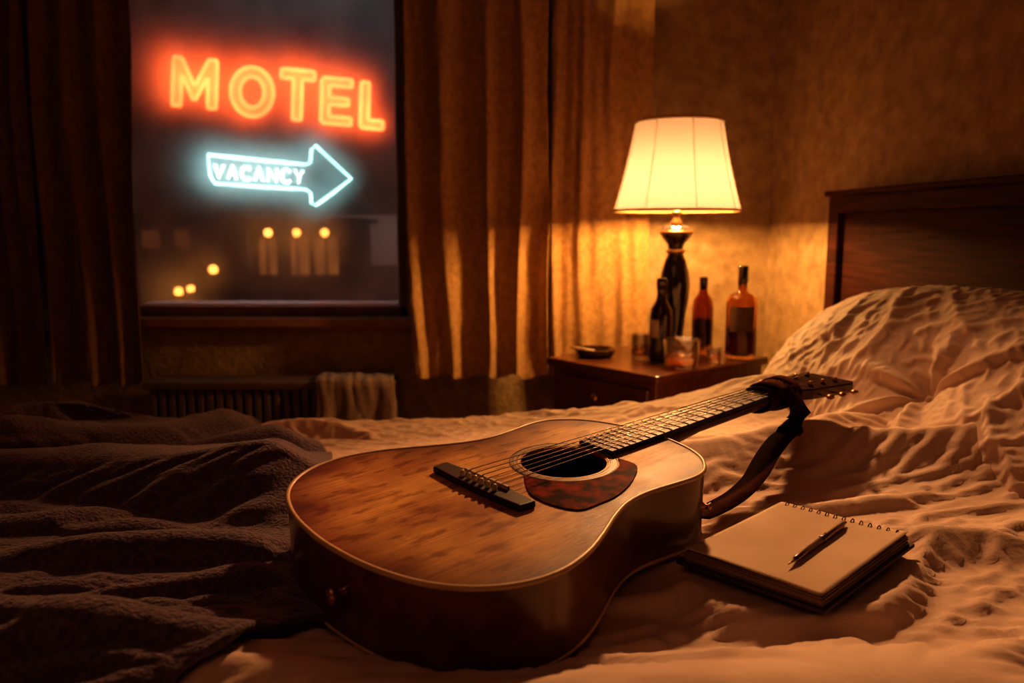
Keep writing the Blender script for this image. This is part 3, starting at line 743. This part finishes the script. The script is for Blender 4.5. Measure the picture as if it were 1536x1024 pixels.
jk = Matrix.Translation((.103,-.126,-.045)) @ Matrix.Rotation(PI/2, 4, 'X') @ Matrix.Rotation(math.radians(25), 4, 'Y')
mk('strap_button', MB().lathe([(.0,-.004),(.006,.0),(.0035,.004),(.003,.008),(.006,.011),(0,.013)], (0,0,0), 14, jk), M_brass, gt, local=True)
def ribbon(pts, wd, wvecs, th=.0022):
    mb = MB(); v = []; k = len(pts)
    for i in range(k):
        p_ = Vector(pts[i]); w = Vector(wvecs[i]).normalized()*wd/2
        t = (Vector(pts[min(i+1,k-1)])-Vector(pts[max(i-1,0)])).normalized(); nn = t.cross(w).normalized()*th/2
        v += [p_-w-nn, p_+w-nn, p_+w+nn, p_-w+nn]
    f = [(i*4+j, i*4+(j+1)%4, (i+1)*4+(j+1)%4, (i+1)*4+j) for i in range(k-1) for j in range(4)] + [(3,2,1,0), ((k-1)*4,(k-1)*4+1,(k-1)*4+2,(k-1)*4+3)]
    return mb.add(v, f)
for (cu, wd_, ra, rb, tw) in ((NU-.030, .050, .027, .0185, .006), (NU-.004, .040, .031, .0215, -.012), (NU+.010, .024, .0335, .0235, .010)):
    loop = []
    for i in range(37):
        a = 2*PI*i/36+.6; rr = 1+.03*math.sin(3*a+cu*50)
        loop.append(G @ Vector((cu+tw*math.sin(a), ra*rr*math.cos(a), -.004+rb*rr*math.sin(a))))
    mk('strap', ribbon([tuple(p_) for p_ in loop], wd_, [eu+ev*.12*math.sin(i*2*PI/36) for i in range(37)]), M_leather, gt)
kp = [G @ Vector((NU-.006,-.024,.012)), G @ Vector((NU-.008,-.038,-.004)), at_y(1198,622,1.20)]
for c, zt_ in [((1190,642),.800),((1168,662),.787),((1149,688),.773),((1133,716),.764),((1108,742),.759),((1080,760),.755),((1044,778),.753)]: kp.append(at_z(*c, zt_))
kc = [Vector(q_)+Vector((0,0,.002)) for q_ in catmull([tuple(p) for p in kp], 8)]
for i, q_ in enumerate(kc):
    if i > 20: q_.z = max(q_.z, max(zsamp(q_.x+dx, q_.y+dy) for dx in (-.012,0,.012) for dy in (-.012,0,.012))+.002)
for _ in range(2):
    zz2 = [q_.z for q_ in kc]
    for i in range(18, len(kc)-1): kc[i].z = max(zz2[i]*.5+.25*(zz2[i-1]+zz2[i+1]), zz2[i]-.004)
wv = []
for i in range(len(kc)):
    t = (Vector(kc[min(i+1,len(kc)-1)])-Vector(kc[max(i-1,0)])).normalized()
    h = t.cross(Vector((0,0,1))).normalized(); f = sstep(0, .45, i/len(kc)); w = (eu*(1-f)+h*f*(1 if h.dot(eu) > 0 else -1)+Vector((0,0,.22+.10*math.sin(i*.17)))*f)
    wv.append(w)
mk('strap', ribbon([tuple(q_) for q_ in kc], .038, wv), M_leather, gt)

# ---------------------------------------------------------------- notebook and pen
Ax, Bx, Cx, Dx = NB
na = (Dx-Ax).normalized(); nb0 = (Bx-Ax).normalized(); rr0 = Vector((na.y, -na.x, 0)); mid = (rr0+nb0).normalized(); nbv = mid; na = Vector((-mid.y, mid.x, 0))
NM = Matrix(((na.x, -nbv.x, 0, nbc.x), (na.y, -nbv.y, 0, nbc.y), (0,0,1,.7430), (0,0,0,1)))
LA, LB = .222, .154
nb = thing('notebook', 'spiral notebook with blank cream page beside the guitar', 'notebook', NM)
mk('back_cover', MB().box((-LA/2-.006,-LB/2-.006,-.003), (LA/2+.006,LB/2+.006,.001)), M_cover, nb, local=True, smooth=False, bevel=.0008)
mb = MB()
for k in range(9):
    j = .0018*random.uniform(-1, 1); j2 = .0018*random.uniform(-1, 1); mb.box((-LA/2+j,-LB/2+j2,.0012+.0012*k), (LA/2-abs(j),LB/2-abs(j2),.0021+.0012*k))
mk('page_block', mb, M_pages, nb, local=True, smooth=False)
vs = []
for j in range(31):
    for i in range(31):
        a, b = i/30, j/30
        z = .0130+.0035*max(0, (.25-b)/.25)**2*max(0, a-.2)+.0030*max(0,(.2-a)/.2)**2*b + .0006*noise.noise(Vector((a*5, b*5, 2)))
        vs.append((-LA/2+LA*a, -LB/2+LB*b, z))
pgo = mk('page', MB().add(vs, gridfaces(31, 31)), M_paper, nb, local=True)
so = pgo.modifiers.new('s', 'SOLIDIFY'); so.thickness = .0007
for k in range(14):
    x = LA/2-.002; y = -LB/2+.010+k*(LB-.02)/13
    pts = [(x-.004+.006*math.cos(a), y, .0080+.0080*math.sin(a)) for a in [2*PI*i/14 for i in range(14)]]
    mk('wire_loop', MB().tube(pts, .0007, 5, closed=True), M_ebony, nb, local=True)
PZ = .7430+.0138+.0036
pa = at_z(1182,846,PZ); pb = at_z(1268,783,PZ)
dv = (pb-pa).normalized(); side = Vector((-dv.y, dv.x, 0)); pm = Matrix(((dv.x, side.x, 0, pa.x), (dv.y, side.y, 0, pa.y), (0,0,1,PZ), (0,0,0,1)))
PLN = (pb-pa).length
pen = thing('pen', 'slim ballpoint pen lying on the open notebook page', 'pen', pm)
RY = Matrix.Rotation(PI/2, 4, 'Y')
mk('barrel', MB().lathe([(.0018,.014),(.0033,.022),(.0036,PLN*.55)], (0,0,0), 16, RY), M_penm, pen, local=True)
mk('tip', MB().lathe([(.0004,0),(.0009,.004),(.0018,.014)], (0,0,0), 14, RY), M_steel, pen, local=True)
mk('cap', MB().lathe([(.0037,PLN*.55),(.0038,PLN*.58),(.0037,PLN*.93),(.0025,PLN*.955),(.0018,PLN*.96),(.0018,PLN)], (0,0,0), 16, RY), M_penm, pen, local=True)
mk('ring', MB().lathe([(.0038,PLN*.545),(.0042,PLN*.555),(.0038,PLN*.565)], (0,0,0), 16, RY), M_black, pen, local=True)
mk('clip', MB().box((PLN*.62,-.001,.0037), (PLN*.93,.001,.0052)), M_steel, pen, local=True, smooth=False)

# ---------------------------------------------------------------- nightstand
NZ = .70; NR = math.radians(40)
NT = Matrix.Translation((.40, 2.17, 0)) @ Matrix.Rotation(NR, 4, 'Z')
ns = thing('nightstand', 'dark wooden nightstand holding the lamp and the bottles', 'nightstand', NT)
LX, LY = .55, .455
mk('body', MB().box((.02,.02,.08), (LX-.01,LY-.015,NZ-.025)), M_ntop, ns, local=True, smooth=False, bevel=.004)
mk('top', MB().box((0,0,NZ-.025), (LX,LY,NZ)), M_ntop, ns, local=True, smooth=False, bevel=.007)
for (x, y) in ((.02,.02),(.02,LY-.06),(LX-.05,.02),(LX-.05,LY-.06)): mk('leg', MB().box((x,y,0), (x+.035,y+.035,.09)), M_ntop, ns, local=True, smooth=False)
for k in range(2):
    z1 = NZ-.045-k*.2; dr = mk('drawer', MB().box((.006,.04,z1-.17), (.022,LY-.035,z1)), M_ntop, ns, local=True, smooth=False, bevel=.004)
    mk('knob', MB().lathe([(0,.026),(.013,.022),(.013,.016),(.006,.010),(.006,0)], (0,0,0), 16, Matrix.Translation((.006,LY/2,z1-.05)) @ Matrix.Rotation(-PI/2, 4, 'Y')), M_brass, dr, local=True)

# lamp
lp = at_y(1009, 528, 2.54); lx, ly = lp.x, lp.y
lamp = thing('table_lamp', 'lit table lamp with cream shade and dark turned base', 'lamp', (lx, ly, NZ))
c = (lx, ly, NZ)
mk('base', MB().lathe([(0,0),(.048,0),(.051,.010),(.048,.020),(.038,.028),(.042,.036),(.036,.046),(.031,.07),(.036,.13),(.044,.18),(.048,.225),(.045,.265),(.033,.305),(.024,.325),(.030,.333),(.023,.342),(.027,.356),(.042,.374),(.049,.386),(.049,.400),(.038,.410),(.024,.415),(0,.415)], c, 44), M_black, lamp)
mk('collar', MB().lathe([(.050,.386),(.053,.392),(.050,.399)], c, 40), M_brass, lamp)
mk('collar', MB().lathe([(.025,.326),(.0315,.333),(.024,.341)], c, 40), M_brass, lamp)
mk('collar', MB().lathe([(.039,.029),(.0435,.036),(.037,.044)], c, 40), M_brass, lamp)
mk('stem', MB().lathe([(.016,.413),(.018,.425),(.011,.435),(.010,.445),(.015,.45),(.015,.460),(0,.462)], c, 24), M_brass, lamp)
BZ = NZ+.502
mk('bulb', MB().ball((lx,ly,BZ), .020, 20, (1,1,1.1)), M_bulb, lamp)
zb, zt = at_y(1015, 316, 2.54).z, at_y(1015, 183, 2.54).z
RB, RT = .195, .134
n = 160; nzz = 16; vs = []
def shr(a, v): return RB+(RT-RB)*v - .005*math.sin(PI*v)
for j in range(nzz+1):
    for i in range(n):
        a = 2*PI*i/n; r = shr(a, j/nzz); vs.append((lx+r*math.cos(a), ly+r*math.sin(a), zb+(zt-zb)*j/nzz))
fs = [(j*n+i, j*n+(i+1)%n, (j+1)*n+(i+1)%n, (j+1)*n+i) for j in range(nzz) for i in range(n)]
shd = mk('shade', MB().add(vs, fs), M_shade, lamp)
for rr, z in ((RB, zb), (RT, zt)):
    mk('trim', MB().tube([(lx+rr*math.cos(2*PI*i/60), ly+rr*math.sin(2*PI*i/60), z) for i in range(60)], .0042, 8, closed=True), M_trim, shd)
for k in range(8):
    a = 2*PI*k/8+.1
    mk('seam', MB().tube([(lx+(shr(a,v)+.0005)*math.cos(a), ly+(shr(a,v)+.0005)*math.sin(a), zb+(zt-zb)*v) for v in [i/8 for i in range(9)]], .0010, 6), M_seam, shd)
mk('finial', MB().tube([(lx,ly,BZ+.04),(lx,ly,zt-.01)], .003, 8).ball((lx,ly,zt+.004), .009, 12), M_brass, lamp)
mb = MB()
for k in range(3):
    a = 2*PI*k/3+.4; mb.tube([(lx,ly,zt-.012),(lx+RT*math.cos(a),ly+RT*math.sin(a),zt-.002)], .0022, 6)
mk('spider', mb, M_brass, lamp)

# bottles and glasses
def bottle(px, py, prof, m, label, cat='bottle', liquid=None, lab=None, cap=None, seg=32, group='bottles on the nightstand', name='liquor_bottle', lm=None):
    P = at_z(px, py, NZ); c = (P.x, P.y, NZ+.0005)
    t = thing(name, label, cat, c, group)
    mk('glass_body', MB().lathe(prof, c, seg), m, t)
    if liquid: mk('liquid', MB().lathe(liquid, c, seg), M_whisky, t)
    if lab:
        r, z0, z1, a0, a1 = lab; v = []; nn = 20
        for i in range(nn+1):
            a = a0+(a1-a0)*i/nn; v += [(c[0]+r*math.cos(a), c[1]+r*math.sin(a), c[2]+z0), (c[0]+r*math.cos(a), c[1]+r*math.sin(a), c[2]+z1)]
        mk('paper_label', MB().add(v, [(2*i, 2*i+2, 2*i+3, 2*i+1) for i in range(nn)]), lm or M_label, t)
    if cap: mk('cap', MB().lathe(cap, c, 20), M_black, t)
    return t
bottle(1110, 537, [(0,.004),(.042,0),(.047,.004),(.048,.02),(.048,.175),(.046,.188),(.036,.200),(.018,.208),(.0145,.216),(.0145,.255),(.0105,.255),(.0105,.216),(.015,.206),(.033,.197),(.043,.186),(.0445,.173),(.0445,.02),(.040,.012),(0,.012)], M_tint,
       'squat whisky bottle with black cap, rightmost on the nightstand', liquid=[(0,.0125),(.0395,.0125),(.0440,.021),(.0440,.095),(0,.095)], lab=(.0486,.088,.165,-PI*.84,-PI*.32), lm=M_labeld, cap=[(.0155,.236),(.0160,.24),(.0160,.286),(.014,.290),(0,.290)])
bottle(1052, 530, [(0,.004),(.028,0),(.033,.004),(.034,.02),(.034,.150),(.030,.175),(.016,.197),(.012,.210),(.012,.240),(.010,.240),(.010,.210),(.014,.195),(.027,.173),(.0305,.150),(.0305,.02),(0,.012)], M_amber,
       'amber glass bottle between the lamp base and the whisky bottle', liquid=[(0,.0125),(.0300,.021),(.0300,.110),(0,.110)], cap=[(.013,.21),(.0135,.246),(.012,.250),(0,.250)])
bottle(990, 541, [(0,.003),(.030,0),(.034,.004),(.035,.02),(.035,.135),(.032,.16),(.018,.185),(.0145,.20),(.0145,.225),(.016,.227),(.016,.235),(0,.236)], M_dkglass,
       'dark brown bottle with pale label in front of the lamp', lab=(.0355,.075,.130,-PI*.95,-PI*.62), cap=[(.0165,.222),(.017,.25),(.015,.256),(0,.256)])
def tumbler(px, py, r, h, fill, label, group='drinking glasses on the nightstand'):
    P = at_z(px, py, NZ); c = (P.x, P.y, NZ+.0005)
    t = thing('whisky_glass', label, 'glass', c, group)
    mk('glass_body', MB().lathe([(0,0),(r*.86,0),(r*.92,.004),(r,h),(r*.94,h),(r*.86,.012),(0,.012)], c, 36), M_clear, t)
    mk('drink', MB().lathe([(0,.0125),(r*.85,.0125),(r*.85+.06*r*fill,.0125+(h-.02)*fill),(0,.0125+(h-.02)*fill)], c, 36), M_dram, t)
tumbler(1022, 551, .054, .085, .45, 'wide glass tumbler with a little whisky, in front of the lamp')
tumbler(960, 538, .030, .078, .5, 'narrow glass of whisky standing left of the wide tumbler')
tumbler(1070, 546, .024, .050, .6, 'small shot glass between the wide tumbler and the whisky bottle')
P = at_z(893, 534, NZ); c = (P.x, P.y, NZ+.0005)
at = thing('ashtray', 'dark glass ashtray at the left end of the nightstand', 'ashtray', c)
mk('dish', MB().lathe([(0,0),(.050,0),(.060,.006),(.066,.024),(.062,.026),(.056,.012),(.045,.007),(0,.006)], c, 36), M_dkglass, at)
cg = thing('cigarette', 'stubbed cigarette resting on the dark ashtray rim', 'cigarette', (c[0],c[1],c[2]+.026))
mk('paper', MB().tube([(c[0]-.06,c[1]-.035,c[2]+.031),(c[0]-.005,c[1]-.004,c[2]+.018)], .0038, 10), M_paper, cg)
mk('filter', MB().tube([(c[0]-.082,c[1]-.0475,c[2]+.036),(c[0]-.06,c[1]-.035,c[2]+.031)], .0039, 10), M_trim, cg)

# ---------------------------------------------------------------- radiator + towel
rz = at_y(350, 572, 2.80).z; rx0 = at_y(222, 600, 2.80).x; rx1 = at_y(588, 600, 2.80).x
rad = thing('radiator', 'old ribbed radiator standing under the window', 'radiator', ((rx0+rx1)/2, 2.85, 0))
mk('top_grille', MB().box((rx0-.01,2.79,rz-.03), (rx1+.01,2.93,rz)), M_rad, rad, smooth=False, bevel=.006)
mb = MB(); x = rx0
while x < rx1-.02:
    mb.box((x+.004,2.80,.13), (x+.028,2.92,rz-.032)); x += .034
mk('fins', mb, M_rad, rad, smooth=False, bevel=.005)
mk('lower_rail', MB().box((rx0,2.82,.09), (rx1,2.90,.13)), M_rad, rad, smooth=False, bevel=.005)
for x in (rx0+.04, rx1-.07): mk('foot', MB().box((x,2.82,0), (x+.03,2.90,.10)), M_rad, rad, smooth=False)
tx0 = at_y(474, 600, 2.78).x; tx1 = at_y(590, 600, 2.78).x; vs = []; n1, n2 = 50, 60
for j in range(n2+1):
    s = -.10+.36*j/n2
    for i in range(n1+1):
        u = i/n1; w = .008*noise.noise(Vector((u*4, s*5, 9)))+.005*noise.noise(Vector((u*11, s*9, 4)))
        if s < 0: y = 2.785-s; z = rz+.008+abs(w)*1.3
        else:
            a = min(1, s/.02); y = 2.785-.006*a-.014*sstep(0,.3,s)*(1+math.sin(u*14+s*6))-abs(w); z = rz+.008-s*(1+.03*math.sin(u*5))
        vs.append((tx0+(tx1-tx0)*u+.018*max(0,s)*(u-.3)*3+.006*math.sin(s*20), y, z))
o = mk('hand_towel', MB().add(vs, gridfaces(n2+1, n1+1)), M_towel); so = o.modifiers.new('s', 'SOLIDIFY'); so.thickness = .006; so.offset = 1
tag(o, 'crumpled brown hand towel draped over the radiator', 'towel')

# ---------------------------------------------------------------- outside: neon sign
SY = 7.0; BOFF = .16
sg = thing('motel_sign', 'large roadside sign reading MOTEL in glowing red letters', 'sign', (at_y(422,300,SY+.3).x, SY+.3, 0))
a = at_y(150, 322, SY+BOFF); b = at_y(700, -140, SY+BOFF)
mk('halo_board', MB().box((a.x-.2, SY+BOFF, a.z), (b.x, SY+BOFF+.15, b.z)), M_board, sg, smooth=False)  # backing added behind the letters to catch their glow as a red halo
pxx = at_y(423, 330, SY+.2).x; mk('post', MB().box((pxx-.045, SY+BOFF+.02, -1.5), (pxx+.045, SY+BOFF+.12, a.z)), M_post, sg, smooth=False)
def letter(kind, x0, yb, w, h, s=14):
    def q(x, y): return (x0+x+.03*y, yb-y+.09*x)
    loops = []
    if kind == 'M': loops = [[(0,0),(0,h),(s,h),(w/2,h*.42),(w-s,h),(w,h),(w,0),(w-s,0),(w-s,h*.66),(w/2,h*.10),(s,h*.66),(s,0)]]
    if kind == 'T': loops = [[(w/2-s/2,0),(w/2-s/2,h-s),(0,h-s),(0,h),(w,h),(w,h-s),(w/2+s/2,h-s),(w/2+s/2,0)]]
    if kind == 'E': loops = [[(0,0),(0,h),(w,h),(w,h-s*.9),(s,h-s*.9),(s,h/2+s*.42),(w*.9,h/2+s*.42),(w*.9,h/2-s*.42),(s,h/2-s*.42),(s,s*.9),(w,s*.9),(w,0)]]
    if kind == 'L': loops = [[(0,0),(0,h),(s,h),(s,s),(w,s),(w,0)]]
    if kind == 'O':
        loops = [[(w/2+(w/2)*math.cos(2*PI*i/36), h/2+(h/2)*math.sin(2*PI*i/36)) for i in range(36)], [(w/2+(w/2-s)*math.cos(2*PI*i/36), h/2+(h/2-s)*math.sin(2*PI*i/36)) for i in range(36)]]
    L = [[at_y(*q(*p_), SY) for p_ in lp_] for lp_ in loops]
    mb = MB()
    if kind == 'O':
        n = 36; v = [p_+Vector((0,.02,0)) for p_ in L[0]+L[1]]; mb.add(v, [(i,(i+1)%n,(i+1)%n+n,i+n) for i in range(n)])
    else:
        v = [p_+Vector((0,.02,0)) for p_ in L[0]]; mb.add(v, [tuple(range(len(v)))])
    f = mk('letter', mb, M_face, sg, smooth=False); f['label'] = 'red neon letter '+kind
    mb = MB()
    for l in L:
        pts = []
        for i in range(len(l)):
            A_, B_ = l[i], l[(i+1)%len(l)]
            if kind == 'O': pts.append(A_)
            else: pts += [A_*.94+B_*.06, A_*.5+B_*.5, A_*.06+B_*.94]
        mb.tube(pts, .0170, 8, closed=True)
    mk('neon_tube', mb, M_tube, f)
letter('M', 258, 157, 66, 72, 13); letter('O', 345, 172, 64, 74, 14); letter('T', 420, 177, 50, 74, 13); letter('E', 481, 184, 45, 68, 12); letter('L', 540, 191, 34, 68, 12)
vc = thing('vacancy_sign', 'pale cyan neon arrow reading VACANCY below the red letters', 'sign', (at_y(420,270,SY).x, SY+.05, at_y(420,310,SY).z))
ar = [(312,232),(390,240),(458,247),(466,243),(467,224),(473,218),(500,243),(527,268),(500,289),(474,308),(467,305),(466,289),(458,284),(390,280),(322,275),(315,262)]
mk('arrow_tube', MB().tube([at_y(*p_, SY) for p_ in ar], .0120, 8, closed=True), M_cyan, vc)
LT = {'V': [[(0,1),(.5,0),(1,1)]], 'A': [[(0,0),(.5,1),(1,0)],[(.2,.38),(.8,.38)]], 'C': [[(1,.82),(.8,.98),(.45,1),(.12,.8),(0,.5),(.12,.2),(.45,0),(.8,.02),(1,.18)]], 'N': [[(0,0),(0,1),(1,0),(1,1)]], 'Y': [[(0,1),(.5,.5),(1,1)],[(.5,.5),(.5,0)]]}
for i, ch in enumerate('VACANCY'):
    x0 = 322+i*20.0; yb = 266.5+i*1.35
    mb = MB()
    for l in LT[ch]: mb.tube([at_y(x0+13.0*x, yb-20*y+.07*14*x, SY-.01) for x, y in l], .0090, 6)
    lo = mk('letter', mb, M_cyanl, vc); lo['label'] = 'cyan neon letter '+ch
for px, py in ((330,276),(458,247)): mk('standoff', MB().tube([at_y(px,py,SY), at_y(px,py,SY)+Vector((0,BOFF,0))], .008, 6), M_post, vc)
o = mk('road', MB().box((-30, YW+.2, -1.6), (25, 60, -1.5)), M_road, smooth=False); o['kind'] = 'structure'; o['label'] = 'dark wet parking lot outside'; o['category'] = 'ground'
BY = 22
bd = thing('building', 'distant motel block with glowing orange windows beyond the post', 'building', (at_y(445,400,BY).x, BY, -1.5))
p0 = at_y(372, 335, BY); p1 = at_y(530, 462, BY)
mk('wall', MB().box((p0.x, BY, -1.5), (p1.x, BY+3, p0.z)), M_bwall, bd, smooth=False)
mk('roof', MB().box((p0.x-.2, BY-.3, p0.z), (p1.x+.2, BY+3.2, p0.z+.15)), M_roofd, bd, smooth=False)
for xa, xb in ((388,416),(430,464),(472,508)):
    a = at_y(xa, 356, BY-.03); b = at_y(xb, 412, BY-.03)
    w_ = mk('window', MB().box((a.x, BY-.04, b.z), (b.x, BY-.01, a.z)), M_litwin, bd, smooth=False)
    mk('mullion', MB().box(((a.x+b.x)/2-.03, BY-.06, b.z), ((a.x+b.x)/2+.03, BY-.04, a.z)), M_roofd, w_, smooth=False)
for px, wh in ((402,'left'),(445,'middle'),(487,'right')):
    c = at_y(px, 349, BY-.5); t = thing('wall_lantern', 'round orange lantern glowing on the distant building, %s one of three' % wh, 'lantern', c, 'lanterns on the distant building')
    mk('globe', MB().ball(c, .11, 14), M_lampg, t); mk('arm', MB().box((c.x-.02, c.y, c.z-.02), (c.x+.02, BY, c.z+.02)), M_post, t, smooth=False)
for px, py, r, wh in ((320,404,.09,'brightest orange street light left of the sign post'),(268,437,.085,'low orange light at the bottom left corner of the window, left of its pair'),(286,433,.075,'low orange light at the bottom left corner of the window, right of its pair')):
    c = at_y(px, py, 16); t = thing('street_light', wh, 'light', (c.x, c.y, -1.5), 'small street lights seen through the window')
    mk('globe', MB().ball(c, r, 14), M_lampg, t); mk('pole', MB().tube([(c.x,c.y,-1.5),(c.x,c.y,c.z-r*.8)], .03, 8), M_post, t)
p0 = at_y(205, 322, 26); p1 = at_y(330, 460, 26)
b2 = thing('building', 'dim low block far away at the left of the window', 'building', (p0.x, 26, -1.5))
mk('wall', MB().box((p0.x-3, 26, -1.5), (p1.x, 29, p0.z)), M_bwall, b2, smooth=False)
for xa, xb in ((212,240),(262,285)):
    a = at_y(xa, 345, 25.97); b = at_y(xb, 372, 25.97); mk('window', MB().box((a.x, 25.96, b.z), (b.x, 25.99, a.z)), M_dimwin, b2, smooth=False)

# ---------------------------------------------------------------- lights
def light(name, kind, loc, col, e, **k):
    l = bpy.data.lights.new(name, kind); l.color = col; l.energy = e
    for a, v in k.items(): setattr(l, a, v)
    o = bpy.data.objects.new(name, l); C.objects.link(o); o.location = loc; return o
def aim(o, tgt): o.rotation_euler = (Vector(tgt)-o.location).to_track_quat('-Z', 'Y').to_euler()
light('bulb_light', 'POINT', (lx, ly, BZ), (1, .50, .155), 60, shadow_soft_size=.030)
k = light('added_key', 'SPOT', (.50, 2.40, 1.90), (1, .46, .175), 130, spot_size=math.radians(56), spot_blend=1.0, shadow_soft_size=.05); aim(k, (.16, .98, .75))  # added spot without a fixture, brightens guitar and bedding from behind
k = light('room_fill', 'AREA', (-.6, -.3, 2.3), (1, .38, .18), 2.4, size=1.2); aim(k, (-.3, 1.9, .7))
k = light('neon_spill', 'SPOT', (-.75, 2.93, 2.15), (1, .08, .03), 8, spot_size=math.radians(75), spot_blend=.6, shadow_soft_size=0.0); aim(k, (-.60, .95, .75))
k = light('cyan_spill', 'SPOT', (-.9, 3.20, 2.7), (.40, .80, 1), 16, spot_size=math.radians(75), spot_blend=.5, shadow_soft_size=0.0); aim(k, (-.9, 3.12, .7))
w = bpy.data.worlds.new('dusk'); bpy.context.scene.world = w; w.use_nodes = True
nt = w.node_tree; bg = nt.nodes['Background']; tc = nt.nodes.new('ShaderNodeTexCoord'); sx = nt.nodes.new('ShaderNodeSeparateXYZ'); rp = nt.nodes.new('ShaderNodeValToRGB')
nt.links.new(tc.outputs['Generated'], sx.inputs[0]); nt.links.new(sx.outputs['Z'], rp.inputs[0]); nt.links.new(rp.outputs[0], bg.inputs[0])
rp.color_ramp.elements[0].position = 0; rp.color_ramp.elements[0].color = (.092,.054,.044,1); rp.color_ramp.elements[1].position = .35; rp.color_ramp.elements[1].color = (.040,.019,.016,1)
bg.inputs[1].default_value = 1
# ---------------------------------------------------------------- camera
cd = bpy.data.cameras.new('camera'); cam = bpy.data.objects.new('camera', cd); C.objects.link(cam)
cd.sensor_width = 36; cd.lens = 36*F/1536; cam.location = CAM; cam.rotation_euler = (PI/2-PITCH, 0, 0); cd.clip_start = .02
cd.dof.use_dof = True; cd.dof.focus_distance = .98; cd.dof.aperture_fstop = 4.5
bpy.context.scene.camera = cam
bpy.context.scene.view_settings.view_transform = 'Standard'
try: bpy.context.scene.view_settings.look = 'Medium High Contrast'
except Exception as e: print('look', e)
